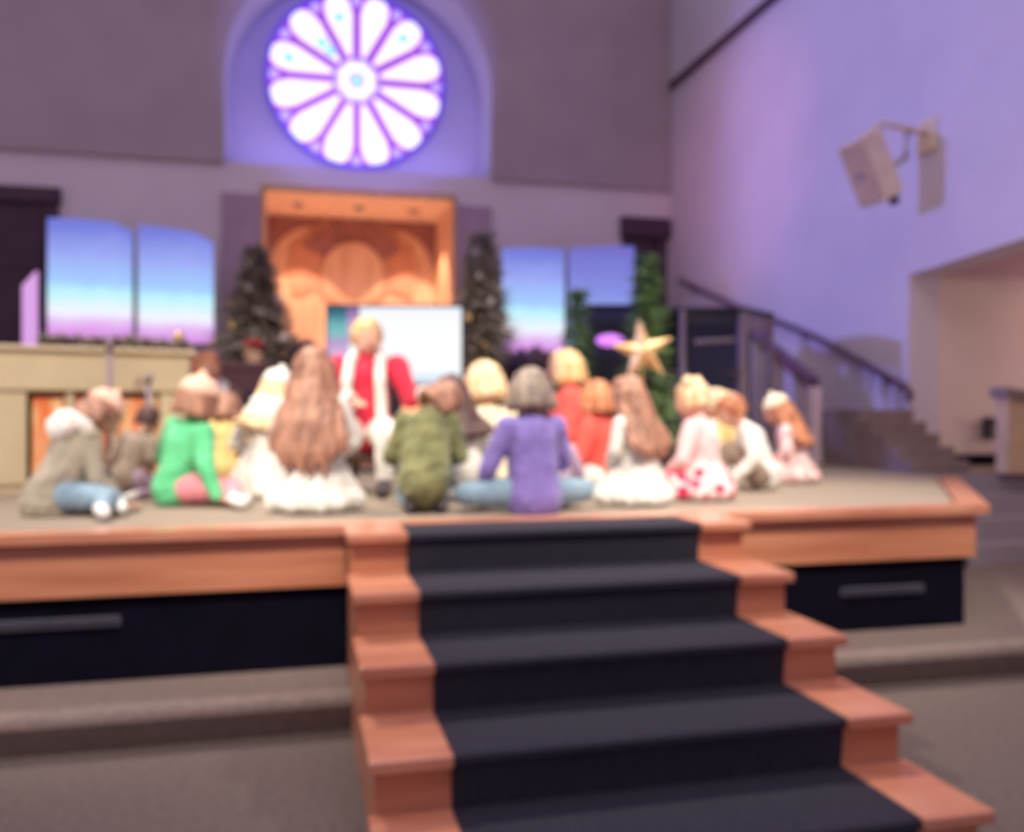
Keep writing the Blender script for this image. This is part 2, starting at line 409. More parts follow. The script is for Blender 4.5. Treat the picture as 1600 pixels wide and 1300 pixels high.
# carved relief on the alcove's back panel
light('alcove_fill', 'AREA', (cx, YB+0.5, ST+0.05), (cx, YB+0.9, ALZ), 75, (1.0, 0.78, 0.68), shape='RECTANGLE', size=2.0, size_y=0.3)  # added hidden area light, brightens the alcove soffit from below
rel_ = empty('wall_relief', (cx, YB+D, CZ+1.93), 0, 'carved wooden relief with a round centre and dark curved wings on the alcove back panel', 'relief')
M['relief'] = mat('relief_wood', srgb(152, 98, 88), 0.6, srgb(140, 88, 80), 5)
M['relief_mid'] = mat('relief_wood_mid', srgb(196, 132, 100), 0.6, srgb(186, 122, 92), 5)
def arcband(r0, r1, a0, a1, c=(0, 0), n=18):
    p = [(c[0]+r0*math.cos(R(a0+(a1-a0)*k/n)), c[1]+r0*math.sin(R(a0+(a1-a0)*k/n))) for k in range(n+1)]
    q = [(c[0]+r1*math.cos(R(a0+(a1-a0)*k/n)), c[1]+r1*math.sin(R(a0+(a1-a0)*k/n))) for k in range(n, -1, -1)]
    return p+q
MB().prism([(0.44*math.cos(2*PI*k/40), 0.46*math.sin(2*PI*k/40)) for k in range(40)], -0.06, 0, plane='XZ').build('centre_disc', M['alcove_wood'], rel_)
MB().prism([(-0.36, 0.78), (0.36, 0.78), (0.20, 0.62), (0.20, 0.46), (-0.20, 0.46), (-0.20, 0.62)], -0.04, 0, plane='XZ').build('canopy', M['relief'], rel_)
for s_ in (-1, 1):
    MB().prism([(s_*x, z) for x, z in arcband(0.45, 0.78, 28, 66)], -0.05, 0, plane='XZ').build('arm', M['relief'], rel_)
    MB().prism([(s_*x, z) for x, z in arcband(0.45, 0.90, -22, 28)], -0.035, 0, plane='XZ').build('wing', M['relief_mid'], rel_)
    MB().prism([(s_*x, z) for x, z in arcband(0.45, 0.56, -80, -22)], -0.035, 0, plane='XZ').build('lower_band', M['relief_mid'], rel_)
    hw = (ALX1-ALX0)/2
    q_ = [(hw, 0.78), (hw, 0.10)]+[(hw-0.62+0.60*math.cos(R(a)), -0.0+0.66*math.sin(R(a))) for a in range(8, 96, 8)]+[(0.40, 0.78)]
    MB().prism([(s_*x, z) for x, z in q_], -0.03, 0, plane='XZ').build('spandrel', M['relief'], rel_)

# ---- rose window
yw = YU2
p0 = atY(557, 128, yw); RW = 137/1392*(yw/(ca-(557-800)/f_*sa))
M['rose_frame'] = emit('purple_glass', srgb(168, 78, 222), 0.72)
M['rose_rim'] = emit('blue_glass', srgb(96, 62, 225), 0.7)
M['rose_pink'] = emit('magenta_glass', srgb(225, 90, 205), 0.8)
M['pane_white'] = emit('pale_glass', srgb(255, 246, 255), 1.12)
M['pane_lav'] = emit('lavender_glass', srgb(196, 170, 250), 1.0)
M['pane_cyan'] = emit('aqua_glass', srgb(150, 230, 240), 1.0)
rose = empty('window_1', (p0.x, yw, p0.z), 0, kind='structure')
def disc(r, seg=48, c=(0, 0)): return [(c[0]+r*math.cos(2*PI*k/seg), c[1]+r*math.sin(2*PI*k/seg)) for k in range(seg)]
MB().prism(disc(RW), -0.03, 0.0, plane='XZ').build('window_backing', M['rose_frame'], rose)
MB().prism(arcband(RW*0.97, RW*1.01, 0, 360, n=60), -0.10, 0.0, plane='XZ').build('window_rim', M['rose_rim'], rose)
def petal(a, grow, y0, y1, m, nm):
    P = []
    r0, r1, wr = 0.28*RW, 0.83*RW, 0.142*RW
    P.append((r0, -0.018*RW-grow)); P.append((r1-0.1*RW, -wr-grow))
    for k in range(13):
        b = -PI/2+PI*k/12; P.append((r1+(wr+grow)*math.cos(b)*1.05, (wr+grow)*math.sin(b)))
    P.append((r1-0.1*RW, wr+grow)); P.append((r0, 0.018*RW+grow))
    c_, s_ = math.cos(a), math.sin(a)
    P = [(x*c_-z*s_, x*s_+z*c_) for x, z in P]
    MB().prism(P, y0, y1, plane='XZ').build(nm, m, rose)
for k in range(12):
    a = R(15+30*k)
    petal(a, 0.014*RW, -0.045, -0.03, M['rose_pink'], 'petal_border')
    petal(a, 0.0, -0.062, -0.045, M['pane_white'], 'petal_pane')
    b = R(30*k)
    MB().prism(disc(0.055*RW, 16, (0.91*RW*math.cos(b), 0.91*RW*math.sin(b))), -0.055, -0.03, plane='XZ').build('roundel_pane', M['pane_lav'], rose)
MB().prism(disc(0.245*RW), -0.05, -0.03, plane='XZ').build('hub_ring', M['pane_lav'], rose)
for k in range(8):
    b = R(45*k+22)
    MB().prism(disc(0.062*RW, 14, (0.155*RW*math.cos(b), 0.155*RW*math.sin(b))), -0.065, -0.05, plane='XZ').build('hub_pane', M['pane_white'], rose)
MB().prism(disc(0.06*RW, 16), -0.07, -0.05, plane='XZ').build('hub_centre', M['pane_cyan'], rose)
for a, r in ((135, 0.55), (166, 0.77), (106, 0.72), (134, 0.42), (45, 0.74)):
    MB().prism(disc(0.062*RW, 12, (r*RW*math.cos(R(a)), r*RW*math.sin(R(a)))), -0.068, -0.0625, plane='XZ').build('tinted_pane', M['pane_cyan'], rose)

# ---- doors in the back wall
def door(n, px0, px1, pyt, pyl):
    a = atY(px0, pyt, YB-0.05); b = atY(px1, pyt, YB-0.05)
    o = empty('door_%d' % n, ((a.x+b.x)/2, YB, ST), 0, kind='structure')
    hw = (b.x-a.x)/2; H = a.z-ST
    l = atY(px1, pyl, YB-0.05).z-ST
    MB().box((-hw, -0.09, l), (hw, 0.0, H), 0.01).build('door_lintel', M['dark_trim'], o)
    MB().box((-hw+0.03, -0.05, 0), (-hw+0.15, 0, l)).build('door_frame', M['dark_trim'], o)
    MB().box((hw-0.15, -0.05, 0), (hw-0.03, 0, l)).build('door_frame', M['dark_trim'], o)
    m = MB(); m.box((-hw+0.15, -0.02, 0), (hw-0.15, 0, l))
    for k in range(3): m.box((-hw+0.22, -0.03, 0.2+k*l/3), (hw-0.22, -0.02, 0.05+(k+1)*l/3-0.02), 0.01)
    m.build('door_panel', M['dark_door'], o)
    MB().ball((hw-0.22, -0.06, 1.0), 0.03).build('door_handle', M['grey_metal'], o, smooth=True)
door(1, -70, 95, 285, 318)
door(2, 970, 1046, 338, 372)

# ---- right wall
mb = MB()
yj = atX(1420, 430, XR).y; zj = atX(1420, 430, XR).z; z2 = atX(1600, 372, XR).z; y2 = atX(1600, 372, XR).y
slope = (z2-zj)/(yj-y2)
ye = -3.0; ze = zj+slope*(yj-y2)*1.0 + 0.25
mb.prism([(YB+0.2, 0), (YB+0.2, 8.5), (ye, 8.5), (ye, ze), (y2, z2), (yj, zj), (yj, 0)], XR, XR+0.3, plane='YZ')
mb.build('wall_right', M['wall_right'], **S)
MB().box((XR+0.3, yj, ST), (9, yj+0.2, zj+0.6)).build('wall_aisle', M['wall_aisle'], **S)
mb = MB(); mb.prism([(yj+0.1, zj), (yj+0.1, zj+0.15), (y2, z2+0.15), (ye, ze+0.15), (ye, ze), (y2, z2)], XR+0.299, 9, plane='YZ'); mb.build('ceiling', M['soffit'], **S)
MB().box((XR+0.3, yj-0.03, ST), (7.4, yj, ST+0.10)).build('baseboard_aisle', M['black_panel'], **S)
pa = atX(1050, 135, XR); pb = atX(1230, -17, XR)
MB().box((XR-0.05, 3.0, pa.z-0.05), (XR, YB-0.06, pa.z+0.04)).build('trim_3', M['dark_trim'], **S)
# grey carpeted steps rising to the side aisle
mb = MB(); P = [(5.81, LOW), (5.2, LOW), (5.2, LOW+0.151)]
for k in range(1, 4): P += [(5.2+0.2*k, LOW+0.151*k), (5.2+0.2*k, LOW+0.151*(k+1))]
P += [(5.81, LOW+0.604)]
mb.prism(P, 4.5, 9, plane='YZ'); mb.build('aisle_steps', M['grey_carpet'], kind='structure')
# short flight by the right wall with its stepped side
sidex = 4.55
mb = MB(); P = [(7.9, ST), (5.85, ST)]
for k in range(5): P += [(5.85+0.16*k, ST+0.097*(k+1)), (5.85+0.16*(k+1), ST+0.097*(k+1))]
P += [(7.9, ST+0.485)]
mb.prism(P, sidex, XR-0.002, plane='YZ')
mb.build('side_stairs', M['stair_side'], label='brown stepped staircase climbing beside the right wall behind the pale post', cat='stairs')
# sloping half wall
hwz0 = CZ+0.23; hwz1 = CZ+0.60
hw_ = empty('half_wall', (4.50, 7.07, ST), 0, 'grey sloping half wall with pale end post beside the side stairs', 'half wall')
MB().prism([(0.06, 0), (1.0, 0), (1.0, hwz1-ST+0.12-0.03), (0.06, hwz0-ST-0.03)], -0.04, 0.045, plane='YZ').build('panel', M['grey_wall'], hw_)
MB().prism([(0.0, hwz0-ST-0.03), (1.0, hwz1-ST+0.12-0.03), (1.0, hwz1-ST+0.12+0.06), (0.0, hwz0-ST+0.05)], -0.07, 0.045, plane='YZ').build('cap_rail', M['rail'], hw_)
MB().box((-0.05, -0.05, 0), (0.045, 0.06, hwz0-ST-0.03), 0.01).build('end_post', M['post_white'], hw_)
# wall handrail
a = atX(1424, 612, XR-0.07); b = atX(1062, 438, XR-0.07)
hr = empty('handrail', tuple(a), 0, 'dark handrail sloping up along the right wall', 'handrail')
b_ = b-a
MB().tube([(0.0, 0.03, -0.07), (0, 0.0, -0.03)]+[b_*u+Vector((0, 0, 0.075*math.sin(PI*min(1, u*1.6)))) for u in [0.015+0.985*k/14 for k in range(15)]], 0.032, 12).build('rail', M['rail'], hr, smooth=True)
for q in (0.08, 0.36, 0.64, 0.92):
    p = b_*q+Vector((0, 0, 0.075*math.sin(PI*min(1, q*1.6)))); MB().tube([p, p+Vector((0.0, 0, -0.06)), p+Vector((0.069, 0, -0.08))], 0.012, 8).build('bracket', M['rail'], hr, smooth=True)
# half wall of the aisle, right frame edge
a = atc(1575, 614, 6.75)
o = empty('aisle_barrier', (a.x, a.y, ST), 0, 'tan half wall with brown sloping rail at the right edge', 'half wall')
MB().prism([(0, 0), (1.6, 0), (1.6, a.z-ST-0.30), (0, a.z-ST-0.02)], 0, 0.12, plane='XZ').build('panel', M['tan_wall'], o)
MB().prism([(-0.03, a.z-ST-0.03), (1.6, a.z-ST-0.31), (1.6, a.z-ST-0.23), (-0.03, a.z-ST+0.045)], -0.03, 0.15, plane='XZ').build('top_rail', M['stair_side'], o)
a = atY(1543, 668, yj)
o = empty('wall_box', (a.x, yj, a.z), 0, 'small black box mounted low on the warm aisle wall', 'wall box')
MB().box((-0.06, -0.05, -0.09), (0.06, 0, 0.09), 0.012).build('housing', M['black'], o)
MB().box((-0.04, -0.056, -0.07), (0.04, -0.05, 0.0), 0.004).build('cover', M['slot'], o)

# ---- loudspeaker on the right wall
c = atX(1368, 262, XR-0.50)
o = empty('loudspeaker', (XR, c.y, c.z), 0, 'beige loudspeaker tilted down on a bracket on the right wall', 'loudspeaker')
body = empty('cabinet_pivot', (0, 0, 0))
bpy.data.objects.remove(body)
rotm = Matrix.Rotation(R(-24), 3, 'Y') @ Matrix.Rotation(R(8), 3, 'Z')
ctr = Vector((-0.50, 0, 0))
fx = lambda v: ctr + rotm @ Vector(v)
mb = MB()
t = bmesh.new()
vs = [(-0.16, -0.15, -0.27), (-0.16, 0.15, -0.27), (0.10, 0.10, -0.27), (0.10, -0.10, -0.27)]
lo = [t.verts.new(v) for v in vs]; hi = [t.verts.new((v[0], v[1], 0.27)) for v in vs]
t.faces.new(lo); t.faces.new(list(reversed(hi)))
for i in range(4): t.faces.new((lo[i], hi[i], hi[(i+1) % 4], lo[(i+1) % 4]))
bmesh.ops.recalc_face_normals(t, faces=t.faces)
bmesh.ops.bevel(t, geom=t.edges[:], offset=0.015, segments=2, affect='EDGES')
bmesh.ops.transform(t, matrix=rotm.to_4x4(), verts=t.verts); bmesh.ops.translate(t, vec=ctr, verts=t.verts)
mb.add(t); sb = mb.build('cabinet', M['beige_box'], o)
t = MB(); t.box((-0.006, -0.13, -0.25), (0.006, 0.13, 0.25), 0.004); me = t
g = t.build('grille', mat('grille_cloth', srgb(186, 158, 134), 0.9, bump=0.4, bscale=200), o); g.matrix_local = Matrix.Translation(fx((-0.165, 0, 0))) @ rotm.to_4x4()
t = MB(); t.box((-0.004, -0.03, -0.03), (0.004, 0.03, 0.03), 0.002); g = t.build('badge', M['grey_metal'], o); g.matrix_local = Matrix.Translation(fx((-0.172, -0.0, -0.02))) @ rotm.to_4x4()
top = Vector((-0.50, 0, 0.36))
MB().tube([(0, 0, 0.30), (-0.25, 0, 0.345), top+Vector((0.05, 0, 0.0)), fx((0.0, 0, 0.26))], 0.025, 8).build('arm', M['beige_box'], o, smooth=True)
MB().tube([(-0.2, 0, 0.34), (-0.22, 0, 0.1), fx((0.09, 0, -0.05))], 0.022, 8).build('strut', M['beige_box'], o, smooth=True)
MB().box((-0.03, -0.1, 0.16), (0.0, 0.1, 0.42), 0.006).build('wall_plate', M['beige_box'], o)
MB().ball(fx((0.06, 0, -0.30)), 0.045).build('connector', mat('indigo_plastic', srgb(66, 48, 130), 0.4), o, smooth=True)
# ================================================================== STAGE FURNITURE
# ---- display panels
SKYL = [(0.0, srgb(215, 120, 215)), (0.14, srgb(222, 165, 235)), (0.26, srgb(240, 240, 252)), (0.42, srgb(186, 240, 248)), (0.52, srgb(160, 200, 250)), (0.75, srgb(150, 165, 238)), (1.0, srgb(110, 118, 212))]
M['sky_picture'] = screen_mat('sky_picture', SKYL, 1.05)
M['sky_picture_blue'] = screen_mat('sky_picture_blue', [(0.0, srgb(190, 215, 245)), (0.25, srgb(160, 190, 245)), (0.6, srgb(135, 145, 230)), (1.0, srgb(115, 112, 205))], 0.95)
def panel(x0, x1, yt0, yt1, yb0, yb1, label, m, Y=YB-0.45, stand=True):
    a = atY(x0, yt0, Y); b = atY(x1, yt1, Y); c_ = atY(x0, yb0, Y); d = atY(x1, yb1, Y)
    o = empty('display_panel', ((a.x+b.x)/2, Y, ST), 0, label, 'display screen')
    n = 12; t = bmesh.new(); top = []; bot = []; topb = []; botb = []
    for i in range(n+1):
        u = i/n; x = a.x+(b.x-a.x)*u - o.location.x
        bow = 0.012*4*u*(1-u) - (0.05*max(0, u-0.8)*5 if x0 < 500 else 0)
        zt = a.z+(b.z-a.z)*u + bow*1.2 - ST; zb = c_.z+(d.z-c_.z)*u - bow*0.8 - ST
        y = -bow*2
        top.append(t.verts.new((x, y-0.03, zt))); bot.append(t.verts.new((x, y-0.03, zb)))
        topb.append(t.verts.new((x, y+0.02, zt))); botb.append(t.verts.new((x, y+0.02, zb)))
    for i in range(n):
        t.faces.new((top[i], top[i+1], bot[i+1], bot[i])).material_index = 0
    bm2 = t
    for i in range(n):
        t.faces.new((topb[i], botb[i], botb[i+1], topb[i+1])); t.faces.new((top[i], topb[i], topb[i+1], top[i+1])); t.faces.new((bot[i], bot[i+1], botb[i+1], botb[i]))
    t.faces.new((top[0], bot[0], botb[0], topb[0])); t.faces.new((top[n], topb[n], botb[n], bot[n]))
    bmesh.ops.recalc_face_normals(t, faces=t.faces)
    me = bpy.data.meshes.new('screen')
    for i, f in enumerate(t.faces): f.material_index = 0 if i < n else 1
    t.to_mesh(me); t.free(); me.materials.append(m); me.materials.append(M['navy'])
    s = bpy.data.objects.new('screen', me); C.objects.link(s); s.parent = o
    hw = (b.x-a.x)/2; zt = (a.z+b.z)/2-ST
    if stand:
        MB().box((-0.04, 0.02, 0.0), (0.04, 0.09, zt-0.1)).build('stand_post', M['black'], o)
        MB().box((-0.35, -0.2, 0.0), (0.35, 0.25, 0.03), 0.01).build('stand_base', M['black'], o)
    return o
panel(75, 206, 341, 352, 524, 528, 'outer display screen of the left pair, sky picture turning pink below', M['sky_picture'])
panel(216, 333, 352, 370, 528, 539, 'display screen nearest the left christmas tree, sky picture fading to pink', M['sky_picture'])
panel(783, 881, 389, 391, 550, 548, 'display screen just right of the right christmas tree, blue to pink sky', M['sky_picture'])
panel(887, 990, 389, 386, 545, 540, 'right-hand display screen, deep blue sky, half hidden by slim green trees', M['sky_picture_blue'])
# narrow pink light panel by the left door
a = atY(36, 430, YB-0.5); b = atY(58, 525, YB-0.5)
o = empty('light_column', ((a.x+b.x)/2, YB-0.5, ST), 0, 'narrow glowing pink light column by the left doorway', 'light column')
hw = (b.x-a.x)/2
MB().prism([(-hw, 0.25), (hw, 0.25), (hw, a.z-ST+0.05), (-hw, a.z-ST-0.12)], -0.04, 0.04, plane='XZ').build('diffuser', emit('pink_diffuser', srgb(222, 165, 232), 0.9), o)
MB().box((-hw-0.03, -0.08, 0), (hw+0.03, 0.08, 0.25), 0.01).build('base', M['black'], o)

# ---- the television behind the storyteller
Yt = 7.0
a = atc(512, 478, 7.0); b = atc(721, 602, 7.0)
cx_, cy_, cz_ = (a+b)/2
tv = empty('television', (cx_, cy_, ST), -YAW*0.85, 'large lit television with white picture behind the seated storyteller', 'television')
W, H = 1.05, 0.605; zc = cz_-ST
MB().box((-W/2-0.015, 0.0, zc-H/2-0.02), (W/2+0.015, 0.06, zc+H/2+0.02), 0.008).build('bezel', M['black'], tv)
def quad(nm, x0, x1, z0, z1, m, y=-0.004):
    MB().box((-W/2+W*x0, y, zc-H/2+H*z0), (-W/2+W*x1, 0.0, zc-H/2+H*z1)).build(nm, m, scr)
scr = MB().box((-W/2, -0.002, zc-H/2), (W/2, 0.0, zc+H/2)).build('screen', screen_mat('tv_white', [(0, srgb(140, 170, 205)), (0.10, srgb(225, 236, 250)), (0.2, srgb(250, 252, 255)), (0.8, srgb(250, 252, 255)), (1.0, srgb(240, 246, 255))], 1.0, 0.02), tv)
quad('picture_teal', 0, 0.145, 0.60, 1.0, screen_mat('tv_teal', [(0, srgb(70, 90, 130)), (0.2, srgb(150, 215, 215)), (0.6, srgb(120, 200, 205)), (1.0, srgb(35, 110, 135))], 0.8, 0.2))
quad('picture_violet', 0.145, 0.24, 0.52, 1.0, screen_mat('tv_violet', [(0, srgb(180, 150, 205)), (0.5, srgb(215, 190, 235)), (1.0, srgb(150, 110, 170))], 0.85, 0.1))
quad('picture_lilac', 0, 0.16, 0.0, 0.60, screen_mat('tv_lilac', [(0, srgb(120, 130, 190)), (0.3, srgb(225, 180, 225)), (0.55, srgb(150, 160, 215)), (0.75, srgb(235, 190, 240)), (1.0, srgb(190, 170, 215))], 0.85, 0.1))
MB().box((-0.05, 0.02, 0.04), (0.05, 0.1, zc-H/2)).build('stand_post', M['black'], tv)
MB().box((-0.3, -0.15, 0.0), (0.3, 0.25, 0.04), 0.01).build('stand_base', M['black'], tv)

# ---- Christmas trees
def foliage(mb, H, r0, r1, n, ln, zlow=0.0, tilt=0.5, mi=0, width=0.02):
    """needled boughs on a cone, each a thin three-sided spike"""
    t = bmesh.new()
    for k in range(n):
        u = random.random()**1.35; z = zlow+(H-zlow)*u
        rad = (r0*(1-u)+r1*u)*(0.82+0.3*math.sin(u*38+k % 3))
        rad *= 0.55+0.45*random.random()
        a = random.random()*2*PI
        d = Vector((math.cos(a), math.sin(a), random.uniform(-tilt, 0.35))).normalized()
        p = Vector((math.cos(a)*rad*0.62, math.sin(a)*rad*0.62, z)); L = ln*random.uniform(0.6, 1.2)
        q = p+d*(L+rad*0.35)
        s = d.cross(Vector((0, 0, 1))).normalized(); u2 = s.cross(d); w_ = width*random.uniform(0.7, 1.5)
        v = [t.verts.new(p+s*w_), t.verts.new(p-s*w_), t.verts.new(p+u2*w_*0.8), t.verts.new((p+q)/2+s*w_*1.3), t.verts.new((p+q)/2-s*w_*1.3), t.verts.new(q)]
        t.faces.new((v[0], v[3], v[4], v[1])); t.faces.new((v[3], v[5], v[4])); t.faces.new((v[2], v[3], v[0])); t.faces.new((v[2], v[1], v[4])); t.faces.new((v[2], v[5], v[3])); t.faces.new((v[2], v[4], v[5]))
    mb.add(t, mi)
M['needle_dark'] = mat('dark_green_needles', srgb(206, 192, 170), 0.7, srgb(124, 122, 118), 14)
M['needle_green'] = mat('bright_green_needles', srgb(156, 184, 112), 0.7, srgb(88, 122, 80), 8)
M['bark'] = mat('tree_bark', srgb(90, 62, 50), 0.9)
M['gold'] = mat('gold_foil', srgb(226, 190, 128), 0.3, metal=0.5)
M['silver'] = mat('pearl_white', srgb(226, 214, 206), 0.3)
M['red'] = mat('red_foil', srgb(190, 50, 64), 0.4)
M['planter'] = mat('maroon_planter', srgb(92, 58, 66), 0.6)
def xmas(pos, H, r0, label, needle, n, baubles, group, blabel, pot=True, name='christmas_tree', ln=0.16):
    o = empty(name, pos, random.random()*6, label, 'christmas tree')
    base = 0.16 if pot else 0.04
    MB().tube([(0, 0, base*0.5), (0, 0, H*0.5), (0, 0, H*0.93)], [0.035, 0.022, 0.008], 8).build('trunk', M['bark'], o)
    f = MB(); foliage(f, H, r0, 0.02, n, ln, base+0.06, width=0.011+0.006*r0); f.build('foliage', needle, o)
    MB().lathe([(0.10, 0), (0.13, 0.02), (0.16, base), (0.14, base), (0.12, base-0.03)]).build('pot', M['planter'], o)
    for k in range(baubles):
        u = (k+0.5)/baubles; z = base+0.14+(H-base-0.3)*u
        rr = (r0*(1-u)+0.03*u)*0.80+0.05; tier = ('lowest', 'middle', 'top')[min(2, int(u*3))]; a = k*2.4
        m = (M['gold'], M['silver'], M['gold'], M['silver'], M['red'])[k % 5]; cn = ('gold', 'pearl', 'gold', 'pearl', 'red')[k % 5]
        p = Vector(pos)+Vector((rr*math.cos(a), rr*math.sin(a), z))
        q = random.uniform(0.028, 0.045)
        bb = MB().ball((0, 0, 0), q, 2).build('bauble', m, smooth=True, label=cn+' bauble in the '+tier+' third of the '+blabel, cat='bauble', group=cn+' '+group)
        bb.location = p
        if q > 0.036: MB().lathe([(0.01, q-0.004), (0.012, q+0.012), (0.006, q+0.02)], seg=8).build('cap', M['gold'], bb)
    return o
tl = atc(401, 388, 9.15); xmas((tl.x, tl.y, ST), tl.z-ST, 0.90, 'dark christmas tree with pearl and gold baubles left of the wooden alcove', M['needle_dark'], 3800, 34, 'baubles on the left tree', 'dark tree left of the alcove')
tr = atc(752, 365, 8.8); xmas((tr.x, tr.y, ST), tr.z-ST, 0.62, 'tall dark christmas tree with gold baubles right of the television', M['needle_dark'], 3800, 34, 'baubles on the right tree', 'dark tree right of the television')
# slim bright green trees
g1 = atc(902, 452, 7.35); xmas((g1.x, g1.y, ST), g1.z-ST, 0.25, 'shorter slim green tree in front of the right-hand screen', M['needle_green'], 1100, 0, '', '', ln=0.11)
g2 = atc(1010, 398, 6.85); xmas((g2.x, g2.y, ST), g2.z-ST, 0.27, 'taller slim green tree behind the gold star', M['needle_green'], 1500, 0, '', '', ln=0.12)
# red bow with a cream figure at the foot of the left tree
b = atc(396, 566, 7.85)
tb = empty('side_table', (b.x, b.y, ST), 0, 'dark maroon table in front of the left christmas tree', 'table')
th = b.z-ST-0.01
MB().box((-0.34, -0.18, th-0.07), (0.34, 0.18, th), 0.01).build('table_top', M['planter'], tb)
for sx in (-1, 1):
    for sy in (-1, 1): MB().box((sx*0.30-0.02, sy*0.15-0.02, 0), (sx*0.30+0.02, sy*0.15+0.02, th-0.07)).build('leg', M['planter'], tb)
MB().box((-0.30, -0.165, 0.12), (0.30, -0.14, th-0.07)).build('front_panel', M['planter'], tb)
pf = empty('poinsettia', (b.x, b.y-0.05, b.z-0.009), 0, 'red poinsettia in a cream pot on the maroon table', 'plant')
MB().lathe([(0.06, 0), (0.085, 0.09), (0.09, 0.1), (0.07, 0.1)]).build('pot', mat('cream_pot', srgb(222, 178, 148), 0.6), pf)
mb = MB()
for k in range(26):
    a = k*2.4; e = 0.3+0.5*(k % 3)/2; r_ = 0.12
    d = Vector((math.cos(a)*math.cos(e), math.sin(a)*math.cos(e), math.sin(e)))
    mb.ball(Vector((0, 0, 0.13))+d*r_*0.5, (0.055, 0.02, 0.008), 1, rot=Euler((0, -e, a)).to_matrix())
mb.build('petals', M['red'], pf, smooth=True)
# two big bushy dark plants (one between tree and storyteller, one under the right tree)
def bush(px, py, cc, h, r, label, name='dark_shrub'):
    p = atc(px, py, cc)
    o = empty(name, (p.x, p.y, ST), 0, label, 'plant')
    hp = max(0.12, p.z-ST-h/2)
    MB().lathe([(0.12, 0), (0.15, hp*0.9), (0.17, hp), (0.13, hp)]).build('pot', M['planter'], o)
    f = MB(); t = bmesh.new()
    for k in range(420):
        a = random.random()*2*PI; e = random.uniform(-0.2, 1.4)
        d = Vector((math.cos(a)*math.cos(e), math.sin(a)*math.cos(e), math.sin(e)))
        q = d*r*random.uniform(0.5, 1.0); q.z *= h/r*0.9; c0 = Vector((0, 0, hp))
        s = d.cross(Vector((0.3, 0.2, 1))).normalized()*0.025; u = d*0.06
        v = [t.verts.new(c0+q-s*0.3-u), t.verts.new(c0+q+s), t.verts.new(c0+q+u*1.2), t.verts.new(c0+q-s)]
        t.faces.new(v)
    f.add(t); f.build('leaves', mat('dusky_leaves', srgb(98, 76, 88), 0.7, srgb(66, 50, 68), 20), o)
    return o
bush(472, 565, 6.6, 0.34, 0.20, 'dark bushy potted plant between the left tree and the storyteller')
bush(828, 572, 7.0, 0.30, 0.22, 'dark low potted plant below the right-hand screens')

# ---- beige rail / cabinet with glowing orange niches, garland on top
A = Vector((-2.75, 5.34, 0)); B = Vector((-0.66, 6.03, 0)); d_ = (B-A); L = d_.length; ang = math.atan2(d_.y, d_.x)
al = empty('altar_cabinet', (A.x, A.y, ST), ang, 'long cream cabinet front with orange panels and posts at stage left', 'cabinet')
HT = 0.83
MB().box((0, -0.06, HT-0.235), (L, 0.5, HT), 0.012).build('top_beam', M['beige_paint'], al)
MB().box((-0.02, -0.09, HT), (L+0.03, 0.53, HT+0.03), 0.01).build('top_slab', M['beige_paint'], al)
MB().box((0, 0.40, 0), (L, 0.46, HT-0.235)).build('back_panel', M['maroon'], al)
MB().box((0, -0.02, 0), (L, 0.46, 0.05)).build('plinth', M['beige_paint'], al)
xs = [L-0.02]
def local_x(px):
    best = None
    for k in range(400):
        p = A+d_*(k/399); cc = p.x*sa+p.y*ca; l = p.x*ca-p.y*sa; q = 800+1392*l/cc
        if best is None or abs(q-px) < best[0]: best = (abs(q-px), L*k/399)
    return best[1]
MB().box((0.0, -0.04, 0.05), (local_x(42), 0.40, HT-0.235), 0.006).build('end_pier', M['beige_paint'], al)
MB().box((local_x(248), -0.04, 0.05), (L, 0.40, HT-0.235), 0.006).build('end_pier', M['beige_paint'], al)
for px in (108, 174, 236):
    x = local_x(px); MB().box((x-0.022, -0.03, 0.05), (x+0.022, 0.05, HT-0.235)).build('post', M['beige_paint'], al)
xs = [local_x(42), local_x(108), local_x(174), local_x(236)]
xe = local_x(248)
for i, x in enumerate(xs[:3]):
    MB().box((x+0.03, 0.0, 0.05), (xs[i+1]-0.03, 0.02, HT-0.27)).build('orange_panel', M['orange_panel'], al)
MB().box((xs[3]+0.03, 0.0, 0.05), (xe, 0.02, HT-0.27)).build('orange_panel', M['orange_panel'], al)
MB().box((xs[0], 0.0, HT-0.27), (xe, 0.03, HT-0.235)).build('valance', M['maroon'], al)
# garland
gx0 = local_x(62)
gar = empty('garland', (A.x, A.y, ST+HT+0.03), ang, 'dark green garland lying along the top of the cream cabinet', 'garland')
pts = [Vector((gx0+(L-gx0)*k/24, 0.0+0.03*math.sin(k*1.7), 0.035+0.014*math.sin(k*2.3))) for k in range(25)]
MB().tube(pts, 0.02, 6).build('stem', M['bark'], gar)
t = bmesh.new()
for k in range(900):
    i = random.random()*23.9; j = int(i); p = pts[j].lerp(pts[j+1], i-j)
    a = random.random()*2*PI; d = Vector((random.uniform(-0.6, 0.6), math.cos(a), math.sin(a))).normalized()
    if p.z+d.z*0.1 < 0: d.z = abs(d.z)*0.2
    s = d.cross(Vector((1, 0.2, 0.1))).normalized()*0.012
    t.faces.new([t.verts.new(p-s), t.verts.new(p+s), t.verts.new(p+d*random.uniform(0.04, 0.075))])
MB().add(t).build('needles', M['needle_dark'], gar)
for k, u in enumerate((0.93,)):
    p = gar.matrix_basis @ (pts[int(u*24)]+Vector((0, -0.05, 0.05)))
    bb = MB().ball((0, 0, 0), 0.032, 2).build('bauble', M['gold'], smooth=True, label='gold bauble nestled in the garland on the cream cabinet', cat='bauble')
    bb.location = p
